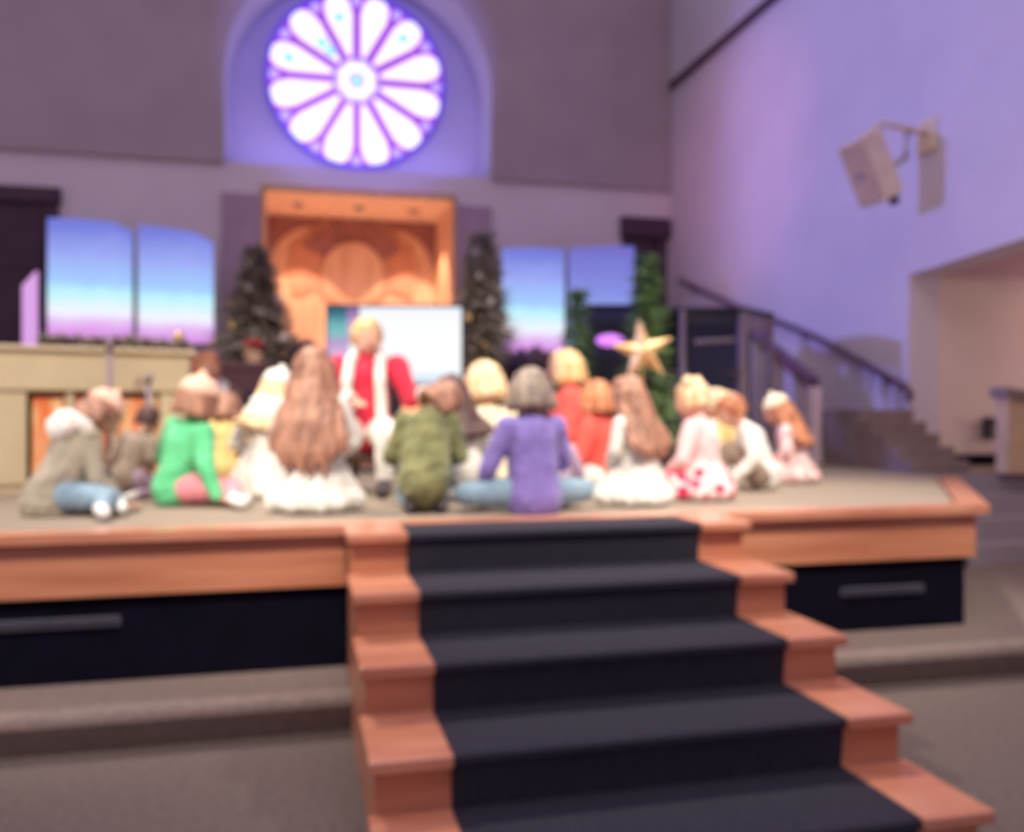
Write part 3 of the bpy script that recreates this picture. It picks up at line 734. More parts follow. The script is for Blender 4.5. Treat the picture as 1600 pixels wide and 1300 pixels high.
# microphone stands in front of the cabinet
def mic(px, pyt, cc, label):
    p = atc(px, pyt, cc); h = p.z-ST
    o = empty('microphone_stand', (p.x, p.y, ST), 0.4, label, 'microphone stand')
    MB().tube([(0, 0, 0.04), (0, 0, h-0.02)], 0.014, 10).build('pole', M['grey_metal'], o, smooth=True)
    MB().tube([(0, 0, h*0.5), (0, 0, h*0.56)], 0.022, 10).build('collar', M['black'], o, smooth=True)
    for k in range(3):
        a = k*2*PI/3; MB().tube([(0, 0, 0.10), (0.13*math.cos(a), 0.13*math.sin(a), 0.012)], 0.01, 8).build('leg', M['black'], o, smooth=True)
    MB().tube([(0, 0, h-0.03), (0, -0.02, h+0.02)], 0.02, 10).build('clip', M['grey_metal'], o, smooth=True)
mic(171, 538, 5.2, 'thin grey microphone stand in front of the orange panels')
mic(232, 590, 5.25, 'shorter grey microphone stand beside the child in green')

# ---- dark monitor and purple lamp between the slim trees
p = atc(955, 485, 8.1)
o = empty('equipment_rack', (p.x, p.y, ST), -YAW, 'dark navy equipment rack between the two slim green trees', 'rack')
hh = p.z-ST
MB().box((-0.24, -0.2, 0), (0.24, 0.2, hh), 0.015).build('case', M['navy'], o)
for k in range(4): MB().box((-0.21, -0.215, 0.1+k*hh/4.4), (0.21, -0.2, 0.1+(k+0.75)*hh/4.4), 0.005).build('unit', M['black'], o)
MB().box((-0.26, -0.22, hh), (0.26, 0.22, hh+0.03), 0.01).build('lid', M['black'], o)
p = atc(953, 532, 7.0)
o = empty('stage_lamp', (p.x, p.y, ST), -YAW, 'small oval purple stage lamp on a stand between the slim trees', 'lamp')
zz = p.z-ST
MB().tube([(0, 0.05, 0.02), (0, 0.05, zz)], 0.012, 8).build('stand', M['black'], o)
MB().lathe([(0.11, 0), (0.11, 0.015), (0.02, 0.03)], (0, 0.05, 0)).build('base', M['black'], o)
MB().ball((0, 0.03, zz), (0.125, 0.05, 0.065), 2).build('housing', M['black'], o, smooth=True)
MB().ball((0, -0.005, zz), (0.115, 0.03, 0.052), 2).build('lens', emit('purple_lens', srgb(205, 120, 232), 1.3), o, smooth=True)
# ---- gold star on a thin pole
p = atc(1004, 549, 6.3)
o = empty('star_ornament', (p.x, p.y, ST), -YAW, 'large five-pointed gold star on a thin pole before the green tree', 'star ornament')
zz = p.z-ST
t = bmesh.new(); P = []
for k in range(10):
    a = PI/2+k*PI/5+0.12; r_ = (0.235 if k % 2 == 0 else 0.085)
    P.append(t.verts.new((r_*math.cos(a), 0, r_*math.sin(a)+zz)))
f0 = t.verts.new((0, -0.05, zz)); f1 = t.verts.new((0, 0.05, zz))
for k in range(10):
    t.faces.new((P[k], P[(k+1) % 10], f0)); t.faces.new((P[(k+1) % 10], P[k], f1))
bmesh.ops.recalc_face_normals(t, faces=t.faces)
MB().add(t).build('star', mat('gold_star', srgb(236, 206, 146), 0.4, srgb(206, 150, 96), 9, metal=0.2), o)
MB().tube([(0, 0.03, 0.02), (0, 0.03, zz)], 0.009, 8).build('pole', M['gold'], o)
MB().lathe([(0.12, 0), (0.12, 0.015), (0.02, 0.025)], (0, 0.03, 0)).build('base', M['black'], o)

# ---- clear drum shield with drums behind
c0 = atc(1066, 640, 7.3); c1 = atc(1160, 640, 7.3); c2 = atc(1204, 640, 7.75)
topz = atc(1160, 484, 7.3).z-ST
ds = empty('drum_shield', (c1.x, c1.y, ST), 0, 'tall clear drum enclosure with grey posts and black top', 'drum enclosure')
l0, l1, l2 = [Vector((c.x-c1.x, c.y-c1.y, 0)) for c in (c0, c1, c2)]
back = Vector((0.1, 0.75, 0))
for p, r_ in ((l0, 0.020), (l1, 0.030), (l2, 0.020)):
    MB().box((p.x-r_, p.y-r_, 0), (p.x+r_, p.y+r_, topz), 0.004).build('post', M['grey_metal'], ds)
def wallpanel(a, b, nm):
    d = (b-a).normalized(); n = Vector((-d.y, d.x, 0))*0.006
    P = [(a+d*0.02-n), (b-d*0.02-n), (b-d*0.02+n), (a+d*0.02+n)]
    MB().prism([(p.x, p.y) for p in P], 0.03, topz-0.08).build(nm, M['glass'], ds)
wallpanel(l0, l1, 'glass_panel'); wallpanel(l1, l2, 'glass_panel')
lm = l0+(l0-l1).normalized()*0.12
P = [lm, l1+Vector((0, -0.04, 0)), l2+Vector((0.04, 0, 0)), l2+back*0.6, lm+back]
MB().prism([(p.x, p.y) for p in P], topz-0.02, topz+0.02).build('lid', M['black'], ds)
MB().prism([(p.x, p.y) for p in [l0, l1, l1+Vector((0.01, 0.02, 0)), l0+Vector((0.01, 0.02, 0))]], topz-0.11, topz-0.02).build('top_rail', M['black'], ds)
MB().prism([(p.x, p.y) for p in [l1, l2, l2+Vector((0.0, 0.03, 0)), l1+Vector((0.0, 0.03, 0))]], topz-0.16, topz-0.02).build('top_rail', M['grey_metal'], ds)
MB().prism([(p.x, p.y) for p in [l0+back, l2+back*0.6, l2+back*0.65, l0+back*1.05]], 0, topz-0.02).build('back_panel', M['navy'], ds)
MB().tube([l0.lerp(l1, 0.3)+Vector((0, 0.1, topz-0.26)), l1+Vector((0, 0.1, topz-0.24))], 0.022, 8).build('cross_bar', M['grey_metal'], ds)
# drum kit inside
dk = empty('drum_kit', (c1.x-0.15, c1.y+0.36, ST), 0, 'drum kit standing inside the clear enclosure', 'drum kit')
M['drum'] = mat('drum_shell', srgb(60, 48, 84), 0.3); M['drumhead'] = mat('drum_head', srgb(140, 128, 150), 0.5)
MB().tube([(0, -0.16, 0.22), (0, 0.10, 0.22)], 0.2, 24).build('bass_drum', M['drum'], dk, smooth=False)
MB().tube([(0, -0.165, 0.22), (0, -0.16, 0.22)], 0.185, 24).build('drum_head', M['drumhead'], dk)
for s in (-1, 1):
    MB().tube([(s*0.13, 0, 0.46), (s*0.13, -0.02, 0.60)], 0.105, 20).build('tom', M['drum'], dk)
    MB().tube([(s*0.30, 0.02, 0.0), (s*0.30, 0.02, 0.80)], 0.009, 8).build('cymbal_stand', M['grey_metal'], dk)
    MB().lathe([(0.14, 0.80), (0.03, 0.812), (0.015, 0.82)], (s*0.28, 0.02, 0)).build('cymbal', M['gold'], dk)
# guitar speaker cabinet behind, left of storyteller
p = atc(428, 612, 7.3)
o = empty('stage_monitor', (p.x, p.y, ST), -YAW, 'dark navy speaker box on the floor behind the white robed child', 'speaker')
hh = max(0.3, p.z-ST)
MB().box((-0.2, -0.15, 0), (0.2, 0.15, hh), 0.02).build('case', M['navy'], o)
MB().box((-0.17, -0.16, 0.05), (0.17, -0.15, hh-0.05), 0.004).build('grille', M['black'], o)
# ================================================================== PEOPLE
def cl(name, *c, c2=None, **k): return mat(name, srgb(*c), 0.85, srgb(*c2) if c2 else None, 9, 0.15, 60, spec=0.15, sheen=0.2, **k)
SK = [mat('skin_light', srgb(232, 184, 158), 0.5, srgb(226, 172, 146), 6), mat('skin_tan', srgb(206, 148, 116), 0.5, srgb(198, 138, 106), 6)]
def hairmat(name, a, b): return mat(name, srgb(*a), 0.45, srgb(*b), 26, 0.2, 60, stretch=(1, 1, 0.25))
HB = hairmat('brown_hair', (188, 138, 112), (128, 88, 72)); HD = hairmat('dark_hair', (96, 66, 58), (60, 42, 42))
HY = hairmat('blond_hair', (238, 206, 150), (200, 152, 96)); HA = hairmat('ash_hair', (176, 158, 138), (110, 96, 90)); HR = hairmat('auburn_hair', (212, 142, 96), (160, 96, 66))
HC = hairmat('cream_blond_hair', (245, 222, 180), (216, 172, 124))
WH = cl('white_cloth', 240, 236, 226); GR = cl('grey_coat', 176, 166, 146, c2=(150, 140, 124)); FUR = cl('white_fur', 244, 238, 228)
GN = cl('mint_green_cloth', 112, 212, 152, c2=(92, 192, 132)); PK = cl('pink_cloth', 238, 150, 160); RD = cl('red_knit', 226, 60, 84, c2=(206, 46, 70))
OL = cl('olive_coat', 142, 142, 96, c2=(104, 106, 72)); PU = cl('lavender_shirt', 138, 122, 190, c2=(126, 110, 178)); MV = cl('mauve_cloth', 182, 156, 180)
JN = cl('blue_jeans', 140, 166, 182, c2=(116, 142, 160)); DJ = cl('dark_trousers', 66, 62, 84); BR = cl('brown_cloth', 108, 76, 70); OR = cl('coral_cloth', 240, 96, 84)
YE = cl('yellow_cloth', 236, 206, 136); TN = cl('taupe_cloth', 150, 132, 116); CR = cl('cream_cloth', 240, 228, 190); PE = cl('peach_knit', 240, 196, 172); PKW = cl('pale_pink_cloth', 244, 206, 206)
FLO = floral('pink_floral', srgb(246, 206, 204), srgb(232, 40, 90), 12, 0.36); FL2 = floral('rose_floral', srgb(240, 214, 206), srgb(226, 142, 150), 18, 0.34)
SHW = mat('white_shoe', srgb(240, 236, 230), 0.5); SHD = mat('dark_shoe', srgb(60, 50, 54), 0.5)
EYW = mat('eye_white', srgb(240, 236, 232), 0.2); EYD = mat('eye_iris', srgb(60, 42, 34), 0.15); LIP = mat('lips', srgb(196, 100, 96), 0.4)
lead = atc(578, 640, 5.25)

def figure(name, label, px, c, Hs=0.64, face=None, lean=(12, 0), head=(0, 0, 0), legs='cross', arms='lap', top=WH, bottom=DJ, skin=SK[0],
           hair=('short', HB), shoes=SHW, dress=None, hood=None, hat=None, adult=False, seat=0.0, pos=None, disp=0.012, baggy=0.0, scarf=None, fur=None, stripe=None):
    k = Hs/0.66
    hk = 0.80 if adult else 1.0
    p = pos or atc(px, 640, c)
    if face is None:
        d = Vector((lead.x-p.x, lead.y-p.y)); yaw = math.atan2(-d.x, d.y)
    else: yaw = R(face)
    root = empty(name, (p.x, p.y, ST), yaw, label, 'person', )
    S_ = Matrix.Scale(k, 3)
    hip = Vector((0, 0, 0.10+seat/k + (0.10 if legs == 'kneel' else 0)))
    T = Matrix.Rotation(R(-lean[0]), 3, 'X') @ Matrix.Rotation(R(lean[1]), 3, 'Y')
    def t(x, y, z): return hip + T @ Vector((x, y, z-0.10))
    sh = 0.135 if adult else 0.118
    N = t(0, 0.005, 0.455); Hd = T @ Matrix.Rotation(R(head[1]), 3, 'Z') @ Matrix.Rotation(R(-head[0]), 3, 'X') @ Matrix.Rotation(R(head[2]), 3, 'Y')
    def h(x, y, z): return N + Hd @ (Vector((x, y+0.012, z+0.115))*(hk if True else 1)) - Hd @ Vector((0, 0, 0.115*(1-hk)*0.1))
    # joints
    sL, sR = t(-sh, 0, 0.405), t(sh, 0, 0.405)
    A = {'lap': ((-0.185, 0.05, 0.23), (-0.07, 0.19, 0.15), (0.185, 0.05, 0.23), (0.07, 0.19, 0.15)),
         'floor': ((-0.19, 0.06, 0.22), (-0.20, 0.20, 0.06), (0.19, 0.06, 0.22), (0.20, 0.20, 0.06)),
         'back': ((-0.19, -0.06, 0.22), (-0.20, -0.17, 0.05), (0.18, 0.08, 0.24), (0.06, 0.2, 0.18)),
         'sideL': ((-0.21, 0.02, 0.21), (-0.26, 0.04, 0.05), (0.18, 0.08, 0.24), (0.06, 0.2, 0.18)),
         'sideR': ((-0.18, 0.08, 0.24), (-0.06, 0.2, 0.18), (0.21, 0.02, 0.21), (0.28, 0.04, 0.05)),
         'chin': ((-0.15, 0.14, 0.26), (-0.05, 0.17, 0.40), (0.15, 0.14, 0.26), (0.05, 0.17, 0.40)),
         'tell': ((-0.20, 0.06, 0.25), (-0.29, 0.14, 0.27), (0.19, 0.05, 0.24), (0.05, 0.20, 0.235))}[arms] if isinstance(arms, str) else arms
    dz = Vector((0, 0, hip.z-0.10)) if arms != 'chin' else Vector((0, 0, 0))
    eL, wL, eR, wR = [Vector(a)+dz for a in A]
    if arms == 'chin': eL, wL, eR, wR = [t(*a) for a in A]
    elif lean[0] > 20:
        q = Vector((math.sin(R(lean[1]))*0.2, math.sin(R(lean[0]))*0.16, -0.05)); eL += q; eR += q
        wL += q*0.8+Vector((0, 0, 0.02)); wR += q*0.8+Vector((0, 0, 0.02))
    LG = {'cross': [((-0.065, 0.02), (-0.215, 0.19, 0.09), (0.03, 0.25, 0.045), (0.115, 0.235, 0.04)), ((0.065, 0.02), (0.215, 0.19, 0.09), (-0.03, 0.30, 0.045), (-0.115, 0.285, 0.04))],
          'right': [((-0.065, 0.02), (0.10, 0.24, 0.08), (0.27, 0.20, 0.05), (0.345, 0.17, 0.04)), ((0.065, 0.02), (0.28, 0.13, 0.09), (0.40, 0.04, 0.05), (0.47, 0.02, 0.04))],
          'left': [((0.065, 0.02), (-0.10, 0.24, 0.08), (-0.27, 0.20, 0.05), (-0.345, 0.17, 0.04)), ((-0.065, 0.02), (-0.28, 0.13, 0.09), (-0.40, 0.04, 0.05), (-0.47, 0.02, 0.04))],
          'longright': [((-0.065, 0.02), (0.12, 0.18, 0.09), (0.29, 0.19, 0.05), (0.36, 0.19, 0.05)), ((0.065, 0.02), (0.22, 0.07, 0.09), (0.35, 0.08, 0.05), (0.42, 0.08, 0.05))],
          'wide': [((-0.065, 0.02), (-0.30, 0.12, 0.085), (-0.12, 0.31, 0.045), (-0.03, 0.33, 0.04)), ((0.065, 0.02), (0.30, 0.12, 0.085), (0.12, 0.33, 0.045), (0.05, 0.40, 0.04))],
          'kneesup': [((-0.065, 0.03), (-0.09, 0.22, 0.27), (-0.08, 0.30, 0.05), (-0.08, 0.38, 0.03)), ((0.065, 0.03), (0.09, 0.22, 0.27), (0.08, 0.30, 0.05), (0.08, 0.38, 0.03))],
          'kneel': [((-0.06, 0.02), (-0.085, 0.21, 0.065), (-0.08, -0.02, 0.045), (-0.08, -0.09, 0.035)), ((0.06, 0.02), (0.085, 0.21, 0.065), (0.08, -0.02, 0.045), (0.08, -0.09, 0.035))],
          'chair': [((-0.065, 0.03), (-0.12, 0.27, hip.z-0.01), (-0.11, 0.26, 0.06), (-0.115, 0.35, 0.03)), ((0.065, 0.03), (0.12, 0.27, hip.z-0.01), (0.11, 0.26, 0.06), (0.115, 0.35, 0.03))]}[legs]
    # ---- body, one continuous surface
    b = MB(); V = lambda v: Vector(v)*k
    cn = lambda a, ra, b_, rb: b.cone(V(a), ra*k, V(b_), rb*k)
    b.ball(V(hip), (0.105*k, 0.085*k, 0.085*k)); cn(t(0, 0, 0.12), 0.078, t(0, 0, 0.22), 0.070); cn(t(0, 0, 0.22), 0.070, t(0, 0, 0.34), 0.082)
    cn(sL, 0.040, sR, 0.040); cn(t(0, 0, 0.40), 0.040, h(0, -0.02, -0.06), 0.031)
    b.ball(V(h(0, 0, 0.01)), (0.078*k*hk, 0.092*k*hk, 0.098*k*hk), 3, rot=Hd)
    b.ball(V(h(0, 0.022, -0.050)), (0.052*k*hk, 0.060*k*hk, 0.046*k*hk), 2, rot=Hd)
    cn(h(0, 0.088, 0.005), 0.008*hk, h(0, 0.104, -0.018), 0.0115*hk)
    for s in (-1, 1):
        b.ball(V(h(s*0.079, -0.005, -0.005)), (0.009*k*hk, 0.017*k*hk, 0.025*k*hk), 2, rot=Hd)
        b.ball(V(h(s*0.038, 0.060, -0.030)), (0.024*k*hk,)*3)
    for (s_, e_, w_) in ((sL, eL, wL), (sR, eR, wR)):
        cn(s_, 0.037, e_, 0.029); cn(e_, 0.028, w_, 0.019)
    hands = []
    for side, e_, w_ in ((-1, eL, wL), (1, eR, wR)):
        d = (w_-e_).normalized()
        if w_.z < 0.10+0: d = (Vector((d.x, d.y, 0))*1.0+Vector((0, 0.3, -0.15))).normalized()
        dn = Vector((0, 0, -1)); sd = d.cross(dn).normalized()*side*-1; n = d.cross(sd).normalized()
        if n.z > 0: n = -n
        pc = w_+d*0.036
        rm = Matrix((d, sd, n)).transposed()
        b.ball(V(pc), (0.034*k, 0.026*k, 0.0125*k), 2, rot=rm)
        for i, (off, ln) in enumerate(((-0.0225, 0.036), (-0.0078, 0.042), (0.0075, 0.040), (0.022, 0.031))):
            a0 = w_+d*0.056+sd*off; a1 = a0+(d+sd*off*6+n*0.25).normalized()*ln*0.55; a2 = a1+(d+sd*off*4+n*0.9).normalized()*ln*0.5
            cn(a0, 0.0078, a1, 0.0072); cn(a1, 0.0072, a2, 0.0062)
        a0 = w_+d*0.020-sd*0.020; a1 = a0+(d*0.6-sd*0.9+n*0.2).normalized()*0.024; a2 = a1+(d*1.0-sd*0.2+n*0.4).normalized()*0.020
        cn(a0, 0.0095, a1, 0.0085); cn(a1, 0.0085, a2, 0.007)
    for (hp, kn, an, ft) in LG:
        cn(hip+Vector((hp[0], hp[1], -0.01)), 0.062, kn, 0.042); cn(kn, 0.042, an, 0.026)
        cn(an, 0.024, ft, 0.02)
    body = b.sculpt('body', skin, root, 0.0062*k if not adult else 0.0068*k, 3, floor=0.003)
    # ---- face
    for s in (-1, 1):
        ey = MB().ball(V(h(s*0.032, 0.076, 0.004)), 0.0115*k*hk, 2).build('eye', EYW, root, smooth=True)
        MB().ball(V(h(s*0.032, 0.0835, 0.004)), 0.0060*k*hk, 2).build('iris', EYD, ey, smooth=True)
        MB().tube([V(h(s*0.015, 0.093, 0.026)), V(h(s*0.034, 0.090, 0.032)), V(h(s*0.050, 0.078, 0.026))], 0.0036*k*hk, 6).build('eyebrow', hair[1], root, smooth=True)
    MB().tube([V(h(-0.020, 0.080, -0.048)), V(h(-0.008, 0.086, -0.050)), V(h(0.008, 0.086, -0.050)), V(h(0.020, 0.080, -0.048))], [0.002*k, 0.0048*k, 0.0048*k, 0.002*k], 8).build('mouth', LIP, root, smooth=True)
    # ---- clothes
    g = MB(); gn = lambda a, ra, b_, rb: g.cone(V(a), ra*k, V(b_), rb*k)
    gn(t(0, 0, 0.09), 0.112, t(0, 0, 0.20), 0.098); gn(t(0, 0, 0.20), 0.098, t(0, 0, 0.35), 0.104)
    if baggy:
        gn(t(0, 0, 0.06), 0.112+baggy, t(0, 0.01, 0.24), 0.100+baggy); gn(t(0, 0.01, 0.24), 0.100+baggy, t(0, 0, 0.36), 0.100+baggy*0.6)
    gn(t(-sh*0.75, 0, 0.395), 0.056, t(sh*0.75, 0, 0.395), 0.056)
    for (s_, e_, w_) in ((sL, eL, wL), (sR, eR, wR)):
        gn(s_, 0.056, e_, 0.046); gn(e_, 0.046, w_-(w_-e_).normalized()*0.012, 0.033)
    cn2 = V(t(0, 0.0, 0.435)); g.cone(cn2, 0.050*k, V(t(0, 0.004, 0.455)), 0.042*k)
    topo = g.sculpt('jacket' if hood else 'sweater' if adult else 'top', top, root, 0.0085*k, 5, disp*k*1.2, 0.075*k, floor=0.004)
    if stripe:
        for s in (-1, 1):
            g = MB(); pts = [t(s*0.045, -0.05, 0.462), t(s*0.07, 0.06, 0.44), t(s*0.075, 0.125, 0.35), t(s*0.08, 0.13, 0.22), t(s*0.085, 0.145, 0.12)]
            for i in range(4): g.cone(V(pts[i]), 0.026*k, V(pts[i+1]), 0.028*k)
            if s == 1: g.cone(V(t(-0.045, -0.05, 0.462)), 0.026*k, V(t(0.045, -0.05, 0.462)), 0.026*k)
            g.sculpt('scarf', stripe, root, 0.008*k, 3, 0.006, 0.05, label='white scarf end')
        for (e_, w_) in ((eL, wL), (eR, wR)):
            d = (w_-e_).normalized(); MB().tube([V(w_-d*0.035), V(w_-d*0.004)], [0.042*k, 0.044*k], 16).build('cuff', stripe, root, smooth=True, label='white cuff')
    if dress:
        g = MB()
        z0 = 0.085
        for q in range(18):
            a = q*2*PI/18+0.2; r_ = 0.185+0.018*math.sin(q*2.7)
            g.cone(V(t(0, 0, 0.2)), 0.092*k, V((r_*math.cos(a), 0.07+r_*1.05*math.sin(a), 0.05)), 0.050*k)
        for (hp, kn, an, ft) in LG:
            g.cone(V(hip+Vector((hp[0], hp[1], 0.0))), 0.088*k, V(kn), 0.068*k); g.cone(V(kn), 0.068*k, V(Vector(kn).lerp(Vector(an), 0.55)), 0.054*k)
        g.sculpt('skirt', dress, root, 0.009*k, 6, 0.016*k, 0.035*k, floor=0.005)
    g = MB()
    for (hp, kn, an, ft) in LG:
        g.cone(V(hip+Vector((hp[0]*0.9, hp[1]-0.01, -0.005))), 0.083*k, V(kn), 0.057*k); g.cone(V(kn), 0.057*k, V(Vector(an).lerp(Vector(kn), 0.06)), 0.038*k)
    g.cone(V(hip+Vector((0, 0, 0.0))), 0.098*k, V(t(0, 0, 0.12)), 0.092*k)
    g.sculpt('trousers', bottom, root, 0.0085*k, 4, 0.010*k, 0.05*k, floor=0.004)
    for (hp, kn, an, ft) in LG:
        g = MB(); a_, f__ = Vector(an), Vector(ft); d = (f__-a_).normalized()
        g.cone(V(a_-d*0.012), 0.035*k, V(f__+d*0.012), 0.029*k); g.cone(V(a_), 0.034*k, V(a_+(Vector(kn)-a_).normalized()*0.03), 0.034*k)
        g.sculpt('shoe', shoes, root, 0.007*k, 3, floor=0.001)
    # ---- hair
    st, hm = hair[0], hair[1]; Lh = hair[2] if len(hair) > 2 else 0.2
    g = MB()
    hb = lambda x, y, z, r_, sub=2: g.ball(V(h(x, y, z)), tuple(q*k*hk for q in (r_ if isinstance(r_, tuple) else (r_,)*3)), sub, rot=Hd)
    hb(0, -0.024, 0.028, (0.090, 0.092, 0.090), 3)
    hb(0, 0.006, 0.062, (0.072, 0.080, 0.058))
    for q in range(9):
        a = R(-100+q*25)
        g.cone(V(h(0.075*math.sin(a), -0.02-0.075*math.cos(a)*0.9, 0.03)), 0.024*k*hk, V(h(0.078*math.sin(a), -0.02-0.07*math.cos(a), -0.035)), 0.018*k*hk)
    if st in ('bob', 'long'):
        for q in range(13):
            a = R(-115+q*19); wv = 0.012*math.sin(q*2.1)
            hx, hy = math.sin(a), -math.cos(a)
            p0 = h(0.082*hx, -0.015+0.082*hy*0.95, 0.02); p1 = h((0.094+wv)*hx, -0.02+0.09*hy, -0.07)
            g.cone(V(p0), 0.028*k, V(p1), 0.025*k)
            if st == 'long':
                zz = 0.455-0.05; back_y = -0.085-0.02*abs(math.cos(a))
                # falls behind the shoulders in the torso's frame
                xx = 0.165*(q-6)/6
                p2 = t(xx*0.85, back_y-0.025, zz-0.08); p3 = t(xx*1.05+wv, back_y-0.045, zz-0.08-(Lh-0.05)*0.6); p4 = t(xx*1.0-wv, back_y-0.045, 0.40-Lh*1.0+0.03*math.sin(q*3.3))
                if abs(q-6) >= 5: p2 = t(xx*0.85, -0.075, zz-0.06); p3 = t(xx, -0.10, 0.34-Lh*0.3); p4 = t(xx, -0.11, 0.36-Lh*0.6)
                g.cone(V(p1), 0.028*k, V(p2), 0.027*k); g.cone(V(p2), 0.027*k, V(p3), 0.024*k); g.cone(V(p3), 0.024*k, V(p4), 0.011*k)
    if st == 'bun': hb(0, -0.07, 0.105, 0.042)
    if st == 'buns':
        for s in (-1, 1): hb(s*0.062, -0.03, 0.105, 0.036)
    if st == 'tails':
        for s in (-1, 1):
            g.cone(V(h(s*0.082, -0.03, 0.03)), 0.026*k, V(h(s*0.125, -0.035, -0.02)), 0.03*k); g.cone(V(h(s*0.125, -0.035, -0.02)), 0.03*k, V(h(s*0.12, -0.03, -0.12)), 0.012*k)
    if st == 'pony':
        g.cone(V(h(0, -0.10, 0.05)), 0.026*k, V(h(0, -0.155, 0.0)), 0.034*k); g.cone(V(h(0, -0.155, 0.0)), 0.034*k, V(h(0, -0.15, -0.13)), 0.014*k)
    g.sculpt('hair', hm, root, 0.0072*k, 2, 0.006*k, 0.025*k)
    if hood:
        g = MB()
        for q in range(14):
            a = q*2*PI/14; a2 = (q+1)*2*PI/14
            P = lambda a_: t(0.095*math.cos(a_), -0.035+0.085*math.sin(a_), 0.445-0.03*math.sin(a_))
            g.cone(V(P(a)), 0.036*k, V(P(a2)), 0.036*k)
        g.ball(V(t(0, -0.11, 0.41)), (0.10*k, 0.06*k, 0.075*k), 2)
        g.sculpt('hood', hood, root, 0.009*k, 3, 0.016*k, 0.035*k)
    if hat:
        g = MB(); g.ball(V(h(0, -0.015, 0.062)), (0.094*k*hk, 0.098*k*hk, 0.066*k*hk), 3, rot=Hd)
        for q in range(16):
            a = q*2*PI/16; a2 = (q+1)*2*PI/16
            P = lambda a_: h(0.088*math.cos(a_), -0.012+0.092*math.sin(a_), 0.048)
            g.cone(V(P(a)), 0.017*k*hk, V(P(a2)), 0.017*k*hk)
        g.ball(V(h(0, -0.02, 0.135)), 0.024*k*hk, 2)
        g.sculpt('hat', hat, root, 0.007*k, 2, 0.006*k, 0.02)
    return root

# the storyteller on a low stool
ls = atc(577, 640, 5.3)
figure('person', 'seated adult storyteller in red sweater with white scarf and white trousers', 577, 5.3, Hs=0.83, face=180-14, lean=(9, 0), head=(4, 28, 0), legs='chair', arms='tell',
       top=RD, bottom=WH, skin=SK[0], hair=('short', HY), shoes=SHD, adult=True, seat=0.235, stripe=WH)
o = empty('stool', (ls.x, ls.y, ST), 0.3, 'low dark round stool under the storyteller in red', 'stool')
MB().lathe([(0.15, 0.170), (0.165, 0.175), (0.165, 0.200), (0.15, 0.208)]).build('seat', M['bark'], o)
for q in range(4):
    a = q*PI/2+0.5; MB().tube([(0.11*math.cos(a), 0.11*math.sin(a), 0.172), (0.145*math.cos(a), 0.145*math.sin(a), 0.0)], [0.016, 0.012], 8).build('leg', M['bark'], o, smooth=True)

# front row, left to right
figure('person', 'child in grey hooded coat with white fur collar, leftmost on the stage edge', 82, 4.12, Hs=0.62, baggy=0.02, face=-52, lean=(26, 0), head=(18, 0, 0), legs='right', arms='floor', top=GR, bottom=JN, hair=('bob', HB), hood=FUR, hat=PE, shoes=SHW, disp=0.02)
figure('person', 'child in mint green top and pink trousers wearing a peach hat', 272, 4.5, Hs=0.64, face=-44, lean=(12, 8), head=(-2, 14, 0), legs='right', arms='sideR', top=GN, bottom=PK, hair=('bob', HB), hat=PE, shoes=SHW, disp=0.016)
figure('person', 'child with long wavy brown hair in white dress, sitting left of the stairs', 488, 4.24, Hs=0.665, face=-12, lean=(4, 0), head=(0, 0, 0), legs='kneel', arms='lap', top=WH, bottom=WH, hair=('long', HB, 0.30), dress=WH, shoes=SHW)
figure('person', 'child in olive green coat with brown hair bending over at the top of the stairs', 664, 4.22, Hs=0.60, face=-4, lean=(24, 4), head=(26, -20, 40), baggy=0.03, legs='kneel', arms='lap', top=OL, bottom=JN, hair=('bob', HB), shoes=SHD, disp=0.03)
figure('person', 'child in lavender long sleeved shirt with ash hair, back turned, above the stairs', 834, 4.2, Hs=0.665, face=4, lean=(5, 0), head=(4, 0, 0), baggy=0.022, legs='wide', arms=((-0.205, 0.05, 0.21), (-0.20, 0.17, 0.07), (0.175, 0.08, 0.23), (0.06, 0.2, 0.17)), top=PU, bottom=JN, hair=('bob', HA), shoes=SHD)
figure('person', 'child in white dress with long brown hair, right of the lavender shirt', 1003, 4.55, Hs=0.56, face=30, lean=(6, -6), head=(4, 10, 0), legs='kneel', arms='lap', top=WH, bottom=WH, hair=('long', HB, 0.20), dress=WH, shoes=SHW)
figure('person', 'blond child with two buns in pink and white flowered dress', 1102, 4.85, Hs=0.63, face=40, lean=(6, 0), head=(8, 0, 0), legs='cross', arms='lap', top=PKW, bottom=PKW, hair=('buns', HC), dress=FLO, shoes=SHW)
figure('person', 'child in white sweater and taupe trousers with auburn hair, knees drawn up', 1192, 5.4, Hs=0.60, face=62, lean=(20, 0), head=(16, 0, 0), legs='kneesup', arms='floor', top=WH, bottom=TN, hair=('short', HR), shoes=SHW)
figure('person', 'rightmost child in pale rose patterned coat with a cream hat', 1246, 5.95, Hs=0.58, face=52, lean=(14, 0), head=(12, 0, 0), legs='cross', arms='lap', top=FL2, bottom=CR, hair=('long', HR, 0.12), hat=CR, dress=FL2, shoes=SHD)
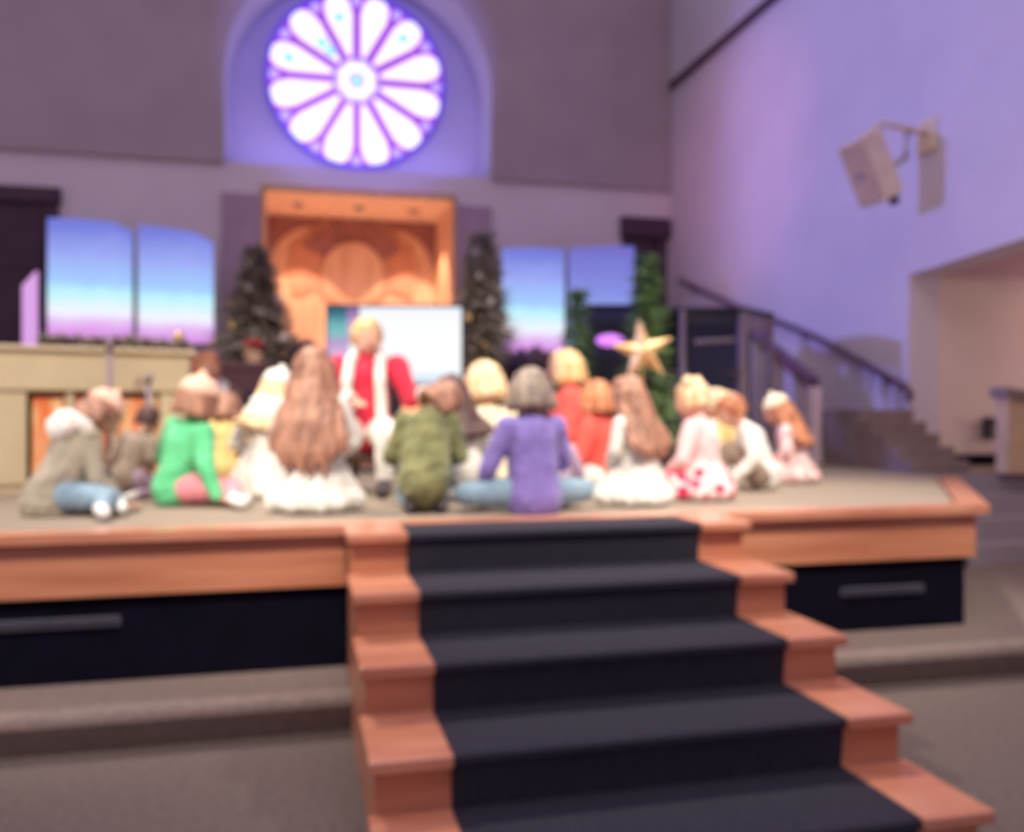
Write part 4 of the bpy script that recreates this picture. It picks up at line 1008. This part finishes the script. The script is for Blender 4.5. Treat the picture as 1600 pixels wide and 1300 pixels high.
# second row
figure('person', 'small dark haired child in grey behind the grey coat child', 200, 4.8, Hs=0.44, face=-30, lean=(14, 10), head=(8, 0, 0), legs='kneel', arms='lap', top=TN, bottom=MV, hair=('short', HD), shoes=SHW)
figure('person', 'small child in yellow behind the mint green top', 350, 5.4, Hs=0.50, face=-30, lean=(6, 0), legs='kneel', arms='lap', top=YE, bottom=YE, hair=('bob', HB), shoes=SHW)
figure('person', 'adult in brown cardigan with white collar by the cream cabinet', 320, 6.75, Hs=0.96, face=-160, lean=(4, 0), head=(0, 10, 0), legs='kneesup', arms='lap', top=BR, bottom=BR, skin=SK[1], hair=('short', HR), hood=WH, adult=True, shoes=SHD)
figure('person', 'child in white robe and white cap beside the long brown hair', 408, 4.9, Hs=0.60, face=-20, lean=(6, 10), head=(4, 0, 0), legs='kneel', arms='lap', top=WH, bottom=WH, hair=('long', HC, 0.04), dress=WH, hat=WH, hood=WH, shoes=SHW)
figure('person', 'child with dark brown hair in white top behind the olive coat', 728, 4.78, Hs=0.58, face=14, lean=(10, -6), head=(6, 20, 0), legs='kneel', arms='lap', top=WH, bottom=JN, hair=('long', HD, 0.12), shoes=SHW)
figure('person', 'blond child in cream top left of the lavender shirt', 766, 5.2, Hs=0.75, face=18, lean=(6, 0), head=(4, 0, 0), legs='cross', arms='lap', top=CR, bottom=WH, hair=('bob', HC), shoes=SHW)
figure('person', 'child in mauve top and jeans stretching legs beside the lavender shirt', 874, 4.86, Hs=0.46, face=-8, lean=(30, 0), head=(26, 0, 0), legs='longright', arms='lap', top=MV, bottom=JN, hair=('short', HC), shoes=SHD)
figure('person', 'seated adult in coral top with blond hair near the green tree', 899, 6.05, Hs=0.93, face=75, lean=(5, 0), head=(0, -16, 0), legs='kneesup', arms='lap', top=OR, bottom=CR, skin=SK[1], hair=('bob', HY), adult=True, shoes=SHD)
figure('person', 'child in coral top behind the long haired child in white', 944, 5.25, Hs=0.64, face=40, lean=(6, 0), head=(0, 0, 0), legs='cross', arms='lap', top=OR, bottom=WH, hair=('bob', HR), shoes=SHW)
figure('person', 'blond ponytailed child in yellow top behind the flowered dress', 1142, 6.0, Hs=0.62, face=50, lean=(12, 0), head=(6, 0, 0), legs='cross', arms='lap', top=YE, bottom=WH, hair=('pony', HC), shoes=SHW)
